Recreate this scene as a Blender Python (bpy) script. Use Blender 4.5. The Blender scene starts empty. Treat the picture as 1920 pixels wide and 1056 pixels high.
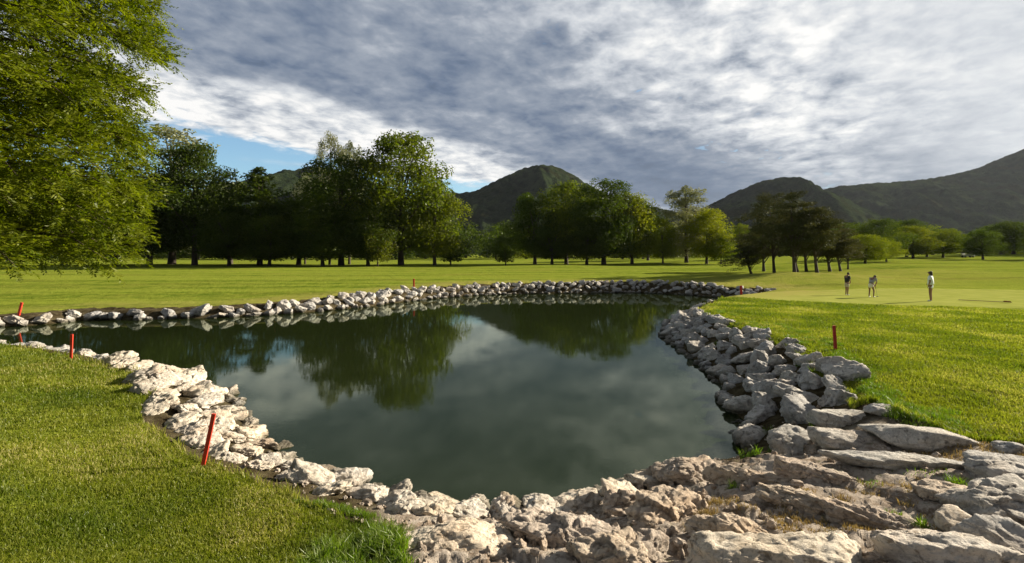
import bpy, bmesh, math, random
import numpy as np
from mathutils import Vector, Matrix
R = math.radians
sc = bpy.context.scene
COL = sc.collection

# ------------------------------------------------------------------ camera
H = 3.4            # eye height above the pond surface
F = 960.0          # focal length in pixels of the 1920 wide photograph
CX, HY = 960.0, 474.0
cam_d = bpy.data.cameras.new('camera'); cam = bpy.data.objects.new('camera', cam_d); COL.objects.link(cam)
cam.location = (0, 0, H); cam.rotation_euler = (R(90), 0, 0)
cam_d.sensor_width = 36; cam_d.lens = 36*F/1920
cam_d.shift_y = -(528-HY)/1920
cam_d.clip_start = 0.1; cam_d.clip_end = 9000
sc.camera = cam

# ------------------------------------------------------------------ light
SUN_AZ, SUN_EL = 69.0, 21.5          # degrees right of the view axis, above the horizon
sun_d = bpy.data.lights.new('sun', 'SUN'); sun = bpy.data.objects.new('sun', sun_d); COL.objects.link(sun)
sun_d.energy = 5.0; sun_d.angle = R(0.6); sun_d.color = (1.0, 0.88, 0.69)
sdir = Vector((math.sin(R(SUN_AZ))*math.cos(R(SUN_EL)), math.cos(R(SUN_AZ))*math.cos(R(SUN_EL)), math.sin(R(SUN_EL))))
sun.rotation_euler = (-sdir).to_track_quat('-Z', 'Y').to_euler()
sc.view_settings.view_transform = 'Standard'; sc.view_settings.look = 'None'
sc.view_settings.exposure = 1.12; sc.view_settings.gamma = 1.0; sc.view_settings.use_curve_mapping = False
sc.cycles.max_bounces = 8; sc.cycles.diffuse_bounces = 2; sc.cycles.glossy_bounces = 3
sc.cycles.transmission_bounces = 4; sc.cycles.transparent_max_bounces = 10
sc.cycles.use_denoising = True
sc.cycles.caustics_reflective = False; sc.cycles.caustics_refractive = False
sc.cycles.sample_clamp_indirect = 4

# ------------------------------------------------------------------ node helper
class NT:
    def __init__(s, tree): s.t = tree; tree.nodes.clear()
    def n(s, typ, ins=None, **kw):
        nd = s.t.nodes.new(typ)
        for k, v in kw.items(): setattr(nd, k, v)
        for k, v in (ins or {}).items():
            sk = nd.inputs[k]
            if isinstance(v, bpy.types.NodeSocket): s.t.links.new(v, sk)
            else: sk.default_value = v
        return nd
    def m(s, op, a, b=0.0, c=None, clamp=False):
        ins = {0: a, 1: b}
        if c is not None: ins[2] = c
        nd = s.n('ShaderNodeMath', ins, operation=op); nd.use_clamp = clamp
        return nd.outputs[0]
    def vm(s, op, a, b=None, scale=None):
        ins = {0: a}
        if b is not None: ins[1] = b
        nd = s.n('ShaderNodeVectorMath', ins, operation=op)
        if scale is not None: nd.inputs['Scale'].default_value = scale
        return nd.outputs['Value'] if op in ('DOT_PRODUCT', 'LENGTH') else nd.outputs[0]
    def ramp(s, f, pts, interp='LINEAR'):
        nd = s.n('ShaderNodeValToRGB', {0: f}); cr = nd.color_ramp; cr.interpolation = interp
        while len(cr.elements) < len(pts): cr.elements.new(0.5)
        for e, (p, c) in zip(cr.elements, pts):
            e.position = p; e.color = (c, c, c, 1) if isinstance(c, (int, float)) else (c[0], c[1], c[2], 1)
        return nd.outputs[0]
    def mix(s, f, a, b, blend='MIX'):
        nd = s.n('ShaderNodeMix', data_type='RGBA', blend_type=blend)
        for k, v in ((0, f), (6, a), (7, b)):
            if isinstance(v, bpy.types.NodeSocket): s.t.links.new(v, nd.inputs[k])
            else: nd.inputs[k].default_value = (v[0], v[1], v[2], 1) if isinstance(v, tuple) else v
        return nd.outputs[2]
    def noise(s, vec, scale, detail=3, rough=0.55, dist=0.0, out='Fac'):
        return s.n('ShaderNodeTexNoise', {'Vector': vec, 'Scale': scale, 'Detail': detail, 'Roughness': rough, 'Distortion': dist}).outputs[out]
    def maprange(s, v, a, b, c=0.0, d=1.0, smooth=True):
        nd = s.n('ShaderNodeMapRange', {0: v, 1: a, 2: b, 3: c, 4: d}); nd.interpolation_type = 'SMOOTHSTEP' if smooth else 'LINEAR'
        return nd.outputs[0]
    def bump(s, h, strength, dist, normal=None):
        ins = {'Height': h, 'Strength': strength, 'Distance': dist}
        if normal is not None: ins['Normal'] = normal
        return s.n('ShaderNodeBump', ins).outputs[0]

def new_mat(name):
    m = bpy.data.materials.new(name); m.use_nodes = True
    return m, NT(m.node_tree)

# ------------------------------------------------------------------ world: Nishita sky under drifting cloud streets
SKY_STR = 0.1
wld = bpy.data.worlds.new('World'); sc.world = wld; wld.use_nodes = True
w = NT(wld.node_tree)
gen = w.n('ShaderNodeTexCoord').outputs['Generated']
sky = w.n('ShaderNodeTexSky', sky_type='NISHITA', sun_disc=False, sun_elevation=R(SUN_EL), sun_rotation=R(SUN_AZ),
          altitude=100, air_density=1.0, dust_density=0.6, ozone_density=1.5).outputs[0]
sky = w.mix(1.0, sky, (0.60, 0.74, 0.80), 'MULTIPLY')
xyz = w.n('ShaderNodeSeparateXYZ', {0: gen}).outputs
zc = w.m('MAXIMUM', xyz[2], 0.015)
zp = w.m('ADD', zc, 0.015)
px_ = w.m('DIVIDE', xyz[0], zp); py_ = w.m('DIVIDE', xyz[1], zp)
P = w.n('ShaderNodeCombineXYZ', {0: px_, 1: py_, 2: 0.0}).outputs[0]
# street coordinates: s across, t along
s_ = w.m('SUBTRACT', w.m('MULTIPLY', px_, 0.83), w.m('MULTIPLY', py_, 0.56))
t_ = w.m('ADD', w.m('MULTIPLY', px_, 0.56), w.m('MULTIPLY', py_, 0.83))
zq = w.m('ADD', zc, 0.13)
qx = w.m('DIVIDE', xyz[0], zq); qy = w.m('DIVIDE', xyz[1], zq)
ST = w.n('ShaderNodeCombineXYZ', {0: w.m('SUBTRACT', w.m('MULTIPLY', qx, 0.83), w.m('MULTIPLY', qy, 0.56)), 1: w.m('MULTIPLY', w.m('ADD', w.m('MULTIPLY', qx, 0.56), w.m('MULTIPLY', qy, 0.83)), 0.82), 2: 0.0}).outputs[0]
warp = w.noise(ST, 0.9, 3, 0.5)
n1 = w.noise(ST, 1.7, 5, 0.50, 0.3)
n2 = w.noise(ST, 4.2, 5, 0.52, 0.25)
n3 = w.noise(ST, 10.0, 7, 0.60, 0.25)
sw = w.m('ADD', s_, w.m('MULTIPLY', w.m('SUBTRACT', n1, 0.5), 1.5))
cover = w.m('MULTIPLY', w.maprange(w.m('ADD', sw, w.m('MULTIPLY', w.m('SUBTRACT', n3, 0.5), 1.2)), -4.40, -3.85), 1.0)
# brightness across the streets
tone = w.ramp(w.m('DIVIDE', w.m('ADD', sw, 5.0), 9.0), [(0.0, .84), (0.185, .86), (0.225, .66), (0.27, .37), (0.35, .31), (0.41, .42),
              (0.45, .60), (0.52, .76), (0.57, .54), (0.62, .44), (0.8, .54), (1.0, .62)], 'EASE')
tex = w.m('ADD', w.m('MULTIPLY', w.m('SUBTRACT', n2, 0.5), 2.0), w.m('MULTIPLY', w.m('SUBTRACT', n3, 0.5), 1.6))
tex = w.m('MULTIPLY', tex, w.m('MULTIPLY', w.maprange(sw, -0.6, 0.8, 1.0, .45), w.maprange(xyz[2], 0.0, .22, .45, 1.0)))
tone = w.m('MULTIPLY', tone, w.m('ADD', 1.0, tex))
sunv = w.n('ShaderNodeCombineXYZ', {0: math.sin(R(52)), 1: math.cos(R(52)), 2: 0.33}).outputs[0]
sunv = w.vm('NORMALIZE', sunv)
cs = w.m('MAXIMUM', w.vm('DOT_PRODUCT', w.vm('NORMALIZE', gen), sunv), 0.0)
glow = w.m('POWER', cs, 22.0)
tone = w.m('ADD', tone, w.m('MULTIPLY', glow, 0.40))
low = w.m('MULTIPLY', w.maprange(xyz[2], .24, .10), w.maprange(sw, -3.3, -2.7))
low = w.m('MULTIPLY', low, w.m('SUBTRACT', 1.0, w.m('MULTIPLY', glow, 1.6, clamp=True)))
tone = w.m('MULTIPLY', tone, w.m('SUBTRACT', 1.0, w.m('MULTIPLY', low, .55)))
tone = w.m('MAXIMUM', tone, 0.07)
ccol = w.ramp(w.m('MULTIPLY', tone, 1.0), [(0.0, (.075, .108, .165)), (0.2, (.140, .190, .285)), (0.42, (.31, .355, .43)), (0.72, (.66, .69, .73)), (1.0, (1.0, .99, .97))])
ccol = w.mix(1.0, ccol, (4.6, 4.6, 4.6), 'MULTIPLY')
# small blue holes in the thin bright part
hole = w.maprange(w.m('ADD', n3, w.m('MULTIPLY', n1, 0.5)), 0.50, 0.62)
holezone = w.m('MULTIPLY', w.maprange(sw, -1.6, -1.1), w.maprange(sw, -0.4, -0.9))
cover = w.m('MULTIPLY', cover, w.m('SUBTRACT', 1.0, w.m('MULTIPLY', holezone, w.m('MULTIPLY', w.m('SUBTRACT', 1.0, hole), 0.6))))
# thin low streaks inside the blue gap
thin = w.m('MULTIPLY', w.maprange(w.noise(w.n('ShaderNodeCombineXYZ', {0: px_, 1: w.m('MULTIPLY', xyz[2], 60.0), 2: 0.0}).outputs[0], 0.6, 5, 0.6), 0.5, 0.68), w.maprange(xyz[2], 0.20, 0.10))
cover = w.m('MAXIMUM', cover, w.m('MULTIPLY', thin, 0.8))
final = w.mix(cover, sky, ccol)
# unseen sky overhead and behind the viewer dimmed to cut fill light
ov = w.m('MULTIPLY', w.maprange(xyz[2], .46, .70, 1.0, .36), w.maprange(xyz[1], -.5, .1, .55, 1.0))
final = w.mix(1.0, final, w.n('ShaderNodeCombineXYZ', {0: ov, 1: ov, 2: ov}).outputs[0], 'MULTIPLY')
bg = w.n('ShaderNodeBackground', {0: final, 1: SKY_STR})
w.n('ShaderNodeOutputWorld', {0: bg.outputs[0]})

# ------------------------------------------------------------------ numpy noise
def _hash(ix, iy, iz, seed):
    h = (ix.astype(np.uint32)*np.uint32(374761393) + iy.astype(np.uint32)*np.uint32(668265263)
         + iz.astype(np.uint32)*np.uint32(2246822519) + np.uint32((seed*3266489917) & 0xffffffff))
    h = (h ^ (h >> np.uint32(13)))*np.uint32(1274126177)
    h = (h ^ (h >> np.uint32(16)))*np.uint32(2654435761)
    h ^= h >> np.uint32(15)
    return (h & np.uint32(0xffffff)).astype(np.float64)/16777216.0
def vnoise(p, seed=0):
    i = np.floor(p).astype(np.int64); f = p-i; u = f*f*f*(f*(f*6-15)+10)
    x, y, z = i[:, 0], i[:, 1], i[:, 2]; ux, uy, uz = u[:, 0], u[:, 1], u[:, 2]
    def c(a, b, d): return _hash(x+a, y+b, z+d, seed)
    l = lambda a, b, t: a+(b-a)*t
    return l(l(l(c(0,0,0), c(1,0,0), ux), l(c(0,1,0), c(1,1,0), ux), uy), l(l(c(0,0,1), c(1,0,1), ux), l(c(0,1,1), c(1,1,1), ux), uy), uz)*2-1
def fbm(p, octv=4, seed=0, gain=0.5, ridged=False):
    o = np.zeros(len(p)); a = 1.0; q = p.copy(); tot = 0
    for k in range(octv):
        v = vnoise(q, seed+k*17)
        if ridged: v = 1-2*np.abs(v)
        o += a*v; tot += a; a *= gain; q = q*2.03+11.7
    return o/tot
def facet3(p, seed=0):
    """fracture pattern: nearest jittered cell -> (offset + tilt plane, gap to the next cell)"""
    g = np.floor(p).astype(np.int64); n = len(p); f1 = np.full(n, 9.); f2 = np.full(n, 9.); val = np.zeros(n)
    for i in (-1, 0, 1):
        for j in (-1, 0, 1):
            for k in (-1, 0, 1):
                cx, cy, cz = g[:, 0]+i, g[:, 1]+j, g[:, 2]+k
                r1, r2, r3, r4 = (_hash(cx, cy, cz, seed+q) for q in (1, 2, 3, 4))
                dx, dy, dz = p[:, 0]-cx-r1, p[:, 1]-cy-r2, p[:, 2]-cz-r3; d = np.sqrt(dx*dx+dy*dy+dz*dz)
                v = (r4-.5)+((r2*7 % 1)-.5)*dx*1.3+((r3*5 % 1)-.5)*dy*1.3+((r1*9 % 1)-.5)*dz*1.3
                nb = d < f1; f2 = np.where(nb, f1, np.minimum(f2, d)); val = np.where(nb, v, val); f1 = np.where(nb, d, f1)
    return val, f2-f1
def n2d(x, y, scale, octv=3, seed=0, ridged=False):
    return fbm(np.stack([x*scale, y*scale, np.zeros_like(x)+seed*.37], 1), octv, seed, ridged=ridged)
def sstep(x, a, b):
    t = np.clip((x-a)/(b-a), 0, 1); return t*t*(3-2*t)

# ------------------------------------------------------------------ mesh helpers
def mesh_np(name, co, faces, smooth=True):
    """faces: (M,k) int array"""
    me = bpy.data.meshes.new(name); co = np.asarray(co, np.float32); faces = np.asarray(faces, np.int32); k = faces.shape[1]
    me.vertices.add(len(co)); me.vertices.foreach_set('co', co.ravel())
    me.loops.add(faces.size); me.loops.foreach_set('vertex_index', faces.ravel())
    me.polygons.add(len(faces)); me.polygons.foreach_set('loop_start', np.arange(0, faces.size, k, dtype=np.int32))
    me.polygons.foreach_set('loop_total', np.full(len(faces), k, np.int32))
    me.polygons.foreach_set('use_smooth', np.full(len(faces), smooth, bool))
    me.update(calc_edges=True); return me
def fattr(me, name, vals):
    a = me.attributes.new(name, 'FLOAT', 'POINT'); a.data.foreach_set('value', np.asarray(vals, np.float32))
def obj(name, me, mat=None, parent=None, loc=(0, 0, 0), rot=(0, 0, 0), scale=(1, 1, 1)):
    o = bpy.data.objects.new(name, me); COL.objects.link(o)
    o.location = loc; o.rotation_euler = rot; o.scale = scale
    if parent: o.parent = parent
    if mat:
        if len(me.materials) == 0: me.materials.append(mat)
        if me.materials[0] != mat:
            o.material_slots[0].link = 'OBJECT'; o.material_slots[0].material = mat
    return o
def empty(name, loc=(0, 0, 0), rotz=0, scale=(1, 1, 1)):
    o = bpy.data.objects.new(name, None); COL.objects.link(o); o.location = loc; o.rotation_euler = (0, 0, rotz); o.scale = scale
    o.empty_display_size = .2; return o
def tag(o, label=None, cat=None, group=None, kind=None):
    if label: o['label'] = label
    if cat: o['category'] = cat
    if group: o['group'] = group
    if kind: o['kind'] = kind
    return o
ORD = ['first','second','third','fourth','fifth','sixth','seventh','eighth','ninth','tenth','eleventh','twelfth','thirteenth','fourteenth','fifteenth','sixteenth','seventeenth','eighteenth','nineteenth']
def ordn(i):   # i from 1
    if i == 100: return 'hundredth'
    if i > 100: return 'hundred and '+ordn(i-100)
    if i <= 19: return ORD[i-1]
    tens = {2: ('twenty','twentieth'), 3: ('thirty','thirtieth'), 4: ('forty','fortieth'), 5: ('fifty','fiftieth'), 6: ('sixty','sixtieth'), 7: ('seventy','seventieth'), 8: ('eighty','eightieth'), 9: ('ninety','ninetieth')}[i//10]
    return tens[1] if i % 10 == 0 else tens[0]+'-'+ORD[i % 10-1]

def at(px, py, z=0.0):
    """ground point seen at a pixel of the photograph, at height z"""
    D = (H-z)*F/(py-HY); return ((px-CX)/F*D, D)
def atD(px, D): return (px-CX)/F*D

# ------------------------------------------------------------------ pond outline
pond_px = [(-260,640),(-120,622),(0,612),(55,611),(110,606),(157,600),(250,600),(335,598),(412,596),(470,593),(525,589),(575,586),(620,582),(657,578),(700,574),
 (732,569),(770,565),(808,561),(850,557),(899,554),(945,552),(992,551),(1078,550),(1140,549),(1198,549),(1260,551),(1320,555),(1370,560),(1400,562),(1428,561),
 (1400,566),(1360,571),(1318,577),(1296,584),(1285,592),(1262,600),(1243,608),(1244,629),(1262,645),(1284,660),(1300,672),(1311,685),(1334,704),(1350,718),(1359,730),(1362,748),(1372,764),(1385,778),(1400,792),
 (1385,815),(1400,838),(1385,858),(1340,862),(1290,862),(1249,868),(1215,895),(1185,912),(1123,930),(1054,944),(980,950),(910,953),(855,951),(800,946),(720,922),
 (665,905),(620,893),(590,880),(560,872),(525,858),(500,838),(482,815),(465,795),(440,770),(432,748),(405,733),(385,716),(340,708),(284,702),(233,688),(164,675),(109,667),(0,656),(-120,650),(-260,648)]
# pond continues out of frame at the left as an inlet
PW = np.array([at(x, y) for x, y in pond_px])
def seg_dist(x, y, poly, closed=True):
    """unsigned distance + inside flag"""
    d = np.full(x.shape, 1e9); ins = np.zeros(x.shape, bool); n = len(poly)
    for i in range(n):
        ax, ay = poly[i]; bx, by = poly[(i+1) % n]; ex, ey = bx-ax, by-ay; L = ex*ex+ey*ey+1e-12
        if closed or i < n-1:
            t = np.clip(((x-ax)*ex+(y-ay)*ey)/L, 0, 1); dd = (x-ax-t*ex)**2+(y-ay-t*ey)**2; d = np.minimum(d, dd)
        if ay != by:
            cr = ((ay > y) != (by > y)) & (x < (bx-ax)*(y-ay)/(by-ay)+ax); ins ^= cr
    return np.sqrt(d), ins
def pond_sd(x, y):
    d, ins = seg_dist(x, y, PW)
    return np.where(ins, -d, d)
# (x, y, plateau height, bank width)
CTL = np.array([(-14,14,.5,1.3),(-8,10.5,.46,1.7),(-6.5,9,.48,2.1),(-4.9,7.4,.42,1.5),(-3.6,6.3,.38,1.3),(-2.4,5.6,.44,1.6),(-7,5,1.0,2),(-14,8,1.0,2),(-3,2.5,1.3,1.5),
  (0,4.2,.82,2.6),(1.5,4.6,.78,2.6),(3,5.6,.68,2.2),(3,3,1.05,2.4),(6,4,1.08,2),(5.2,7.5,.70,1.8),(7,8,.85,2.0),(8,10,.95,2.0),(9,14,.98,2.2),(9.5,20,.95,2.0),(11,26,.9,1.8),
  (20,26,.88,2),(28,30,.85,2),(15,18,.95,2),(30,18,.9,2),(20,36,.8,1.0),(16,44,.8,.9),(26,44,1.15,1),(34,58,1.0,1),(24,60,.95,1),(8,46,.8,1.3),(0,44,.8,1.8),(-10,36,.75,1.5),(-20,28,.55,1.2),(-30,25,.5,1.1),
  (-25,50,.85,2),(-60,60,.9,2),(0,70,.9,2),(-40,95,.95,2),(0,110,1.0,2),(40,85,1.0,2),(60,60,1.2,2),(95,60,1.3,2),(70,110,2.1,2),(130,130,3.2,3),(120,90,2.3,2),(0,200,1.2,3),(-150,150,1,3),(200,200,3.5,3),(0,-30,2,3),(-40,0,1.2,2),(40,0,1.4,2)], float)
def height(x, y, detail=True):
    shp = x.shape; x = x.ravel().astype(float); y = y.ravel().astype(float)
    sd = pond_sd(x, y)
    wz = np.zeros(len(x)); wb = np.zeros(len(x)); ws = np.zeros(len(x))
    r = np.sqrt(x*x+y*y); soft = (0.35+0.10*r)**2
    for cx, cy, z, b in CTL:
        k = 1.0/((x-cx)**2+(y-cy)**2+soft)**1.6; ws += k; wz += k*z; wb += k*b
    Pz = wz/ws; B = wb/ws
    far = sstep(r, 5, 60)
    Pz = Pz + far*0.35*n2d(x, y, 0.035, 2, 5)*(1-sstep(r, 150, 400)*.3) + 0.03*n2d(x, y, 0.5, 2, 9)
    # low mounds beyond the pond
    for mx, my, mr, mh in ((27, 47, 8, .7), (40, 55, 9, .55), (10, 80, 18, .5), (48, 72, 14, .6)):
        Pz = Pz + mh*np.exp(-((x-mx)**2+(y-my)**2*2)/(mr*mr))
    t = np.clip(sd/B, 0, 1.0)
    h = Pz*(1-(1-t)**(1.1+.6*sstep(y, 8, 11)*(1-sstep(x, 2, 4)*(1-sstep(y, 26, 30)))))
    h = np.where(sd < 0, -1.3*(1-np.exp(sd/1.1)), h)
    soil = soil_mask(x, y, sd, B)
    if detail:
        rk = soil*(sd > -0.8)
        near = 1-sstep(r, 14, 30)
        ru = n2d(x+y*.35, y*1.6, 1.5, 5, 21, ridged=True)*.5+.5*n2d(x, y, 4.0, 4, 22)
        oc = rk*sstep(x, -1.5, -.3)*(1-sstep(y, 7.6, 9))
        sel = oc > .01
        if sel.any():
            X_, Y_ = x[sel], y[sel]; ca, sa = .82, -.57; u = (X_*ca+Y_*sa); v = (-X_*sa+Y_*ca)
            wp = .20*n2d(X_, Y_, 1.8, 3, 41)
            fv, fe = facet3(np.stack([u*1.3+wp, v*2.9+wp, 0*u+.4], 1), 3)
            fv2, fe2 = facet3(np.stack([u*5+wp, v*7+wp, 0*u+.4], 1), 8)
            add = np.zeros(len(x)); add[sel] = .075*fv-.030*np.clip(1-fe/.22, 0, 1)+.022*fv2-.012*np.clip(1-fe2/.2, 0, 1)+.014*n2d(X_, Y_, 14, 3, 5)
            h = h + oc*add
        h = h + rk*near*(1-oc*.8)*0.08*ru
        h = h + (1-soil)*(0.028*n2d(x, y, 1.5, 4, 31))*(1-sstep(r, 25, 50))*sstep(sd, .5, 1.5)
    return h.reshape(shp), soil.reshape(shp), sd.reshape(shp)
SOILP = np.array([at(740,1120,.95), at(745,1056,.88), at(757,1000,.74), at(712,955,.55), at(695,930,.4), (-1.2,6.4),(0,7),(1.5,7.5),(3.0,8.6),at(1380,840,.5), at(1500,775,.85), at(1640,752,.88), at(1715,780,.9), at(1800,806,.95), at(1990,826,1.0), (12,6.2),(12,-2),(-1,-2)])
def soil_mask(x, y, sd, B):
    jit = 0.22*n2d(x, y, 1.3, 3, 77)
    m = 1-sstep(sd+jit, B*0.80, B*0.80+0.18)
    d, ins = seg_dist(x, y, SOILP); d = np.where(ins, -d, d)
    m2 = 1-sstep(d+jit*1.2, -0.05, 0.18)
    return np.clip(np.maximum(m, m2), 0, 1)
def hz_at(x, y):
    h, s, d = height(np.array([x]), np.array([y]), False); return float(h[0])

# ------------------------------------------------------------------ materials
def rock_mat(name, ca, cb, cdark, scale=1.0, bump=0.5, warm=0.0):
    m, t = new_mat(name)
    tc = t.n('ShaderNodeTexCoord').outputs['Object']; geo = t.n('ShaderNodeNewGeometry').outputs
    oi = t.n('ShaderNodeObjectInfo').outputs['Random']
    v = t.vm('ADD', geo['Position'], t.n('ShaderNodeCombineXYZ', {0: t.m('MULTIPLY', oi, 37.0), 1: t.m('MULTIPLY', oi, 13.0), 2: 0.0}).outputs[0])
    a = t.noise(v, 2.2*scale, 6, 0.62, 0.4); b = t.noise(v, 9*scale, 7, 0.68, 0.6); c = t.noise(v, 38*scale, 5, 0.7)
    col = t.mix(t.maprange(a, .35, .65), ca, cb)
    col = t.mix(t.m('MULTIPLY', t.maprange(b, .50, .66), .75), col, cdark)
    col = t.mix(t.m('MULTIPLY', t.maprange(c, .52, .70), .45), col, (cdark[0]*.7, cdark[1]*.7, cdark[2]*.7))
    tint = t.ramp(oi, [(0, (.78, .78, .80)), (.35, (1.0, .97, .92)), (.7, (.90, .90, .93)), (1, (1.08, 1.02, .94))])
    col = t.mix(1.0, col, tint, 'MULTIPLY')
    col = t.mix(t.m('MULTIPLY', t.maprange(t.noise(v, .9*scale, 3, .5), .50, .68), .75), col, t.mix(1.0, col, (1.0, .92, .84), 'MULTIPLY'))
    # dried silt and algae band just above the water
    z = t.n('ShaderNodeSeparateXYZ', {0: geo['Position']}).outputs[2]
    wet = t.maprange(t.m('ADD', z, t.m('MULTIPLY', t.m('SUBTRACT', b, .5), .25)), 0.19, 0.05)
    col = t.mix(t.m('MULTIPLY', wet, .82), col, (.055, .05, .025))
    # fine cracks
    vo = t.n('ShaderNodeTexVoronoi', {'Vector': t.vm('ADD', v, t.n('ShaderNodeCombineXYZ', {0: b, 1: a, 2: c}).outputs[0]), 'Scale': 3.2*scale}, feature='DISTANCE_TO_EDGE').outputs['Distance']
    crack = t.maprange(vo, 0.0, 0.022, 1.0, 0.0)
    col = t.mix(t.m('MULTIPLY', crack, .45), col, (cdark[0]*.4, cdark[1]*.4, cdark[2]*.4))
    stra = t.noise(t.vm('MULTIPLY', v, (1.0, 1.4, 5.0)), 5.0*scale, 5, .65, 0.8)
    hgt = t.m('ADD', t.m('ADD', t.m('MULTIPLY', b, 1.0), t.m('MULTIPLY', c, .35)), t.m('ADD', t.m('MULTIPLY', crack, -.25), t.m('MULTIPLY', stra, .7)))
    nb = t.bump(hgt, bump, .07)
    rough = t.m('SUBTRACT', .92, t.m('MULTIPLY', wet, .45))
    p = t.n('ShaderNodeBsdfPrincipled', {'Base Color': col, 'Roughness': rough, 'Normal': nb, 'Specular IOR Level': .3})
    t.n('ShaderNodeOutputMaterial', {0: p.outputs[0]}); return m
M_ROCK = rock_mat('pale limestone', (.70, .69, .66), (.58, .57, .55), (.17, .16, .15), 1.0, .9)
M_ROCKW = rock_mat('cream limestone', (.80, .745, .655), (.68, .62, .53), (.20, .155, .105), 1.1, .7)
M_ROCKG = rock_mat('weathered brown limestone', (.76, .66, .55), (.62, .52, .42), (.19, .14, .10), 1.3, .8)

def ground_mat():
    m, t = new_mat('grass_and_soil')
    pos = t.n('ShaderNodeNewGeometry').outputs['Position']
    soil = t.n('ShaderNodeAttribute', attribute_name='soil').outputs['Fac']
    green = t.n('ShaderNodeAttribute', attribute_name='green').outputs['Fac']
    n_big = t.noise(pos, .12, 4, .6); n_mid = t.noise(pos, .9, 5, .62, .3); n_f = t.noise(pos, 14, 5, .7); n_ff = t.noise(pos, 60, 3, .7)
    sv = t.vm('MULTIPLY', pos, (0.012, 0.42, 0.0))
    stripe = t.noise(sv, 1.0, 3, .6)
    g = t.mix(t.maprange(n_mid, .35, .68), (.115, .170, .016), (.235, .275, .036))
    g = t.mix(t.m('MULTIPLY', t.maprange(n_big, .45, .68), .55), g, (.25, .24, .045))
    g = t.mix(t.m('MULTIPLY', t.maprange(stripe, .42, .56), .75), g, (.275, .325, .042))
    g = t.mix(t.m('MULTIPLY', t.maprange(n_f, .45, .62), .40), g, (.045, .070, .008))
    gg = t.mix(t.maprange(n_mid, .3, .7), (.27, .30, .062), (.33, .35, .085))
    g = t.mix(green, g, gg)
    dry = t.n('ShaderNodeAttribute', attribute_name='dry').outputs['Fac']
    g = t.mix(t.m('MULTIPLY', dry, t.maprange(n_mid, .3, .6, .3, .9)), g, (.31, .275, .08))
    e1 = t.noise(pos, 3.0, 6, .7, .3); e2 = t.noise(pos, 22, 6, .75)
    s = t.mix(t.maprange(e1, .40, .58), (.30, .235, .18), (.56, .49, .42))
    s = t.mix(t.maprange(e2, .5, .65), s, (.60, .53, .46))
    s = t.mix(t.m('MULTIPLY', t.maprange(t.noise(pos, 9, 5, .7), .52, .66), .6), s, (.12, .085, .055))
    s = t.mix(t.m('MULTIPLY', t.maprange(t.noise(pos, 5.5, 4, .7), .58, .68), .6), s, (.09, .10, .02))
    oc = t.n('ShaderNodeAttribute', attribute_name='outcrop').outputs['Fac']
    s = t.mix(oc, t.mix(t.maprange(e1, .35, .65), (.040, .030, .016), (.12, .10, .06)), s)
    zz = t.n('ShaderNodeSeparateXYZ', {0: pos}).outputs[2]
    s = t.mix(t.maprange(zz, .10, -.25), s, (.035, .035, .016))
    fac = t.maprange(t.m('ADD', soil, t.m('MULTIPLY', t.m('SUBTRACT', n_f, .5), .6)), .35, .65)
    col = t.mix(fac, g, s)
    gh = t.m('ADD', t.m('MULTIPLY', n_f, .5), t.m('MULTIPLY', n_ff, .35))
    n_m2 = t.noise(pos, 3.5, 4, .6)
    far = t.maprange(t.vm('LENGTH', pos), 6.0, 60.0, 1.0, 2.5)
    hh = t.m('ADD', t.m('MULTIPLY', gh, .05), t.m('ADD', t.m('MULTIPLY', n_m2, .10), t.m('MULTIPLY', n_mid, .12)))
    hs = t.m('ADD', t.m('MULTIPLY', e2, .06), t.m('MULTIPLY', n_ff, .03))
    hm = t.n('ShaderNodeMix', {0: fac, 2: t.m('MULTIPLY', hh, t.m('SUBTRACT', 1.0, t.m('MULTIPLY', green, .9))), 3: hs}, data_type='FLOAT').outputs[0]
    nb = t.bump(hm, .8, 1.0)
    p = t.n('ShaderNodeBsdfPrincipled', {'Base Color': col, 'Roughness': 1.0, 'Normal': nb, 'Specular IOR Level': .0})
    # light through the standing blades brightens turf against the sun
    p.inputs['Sheen Weight'].default_value = .0; p.inputs['Sheen Roughness'].default_value = .5
    p.inputs['Sheen Tint'].default_value = (.55, .62, .10, 1)
    t.n('ShaderNodeOutputMaterial', {0: p.outputs[0]}); return m
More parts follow.
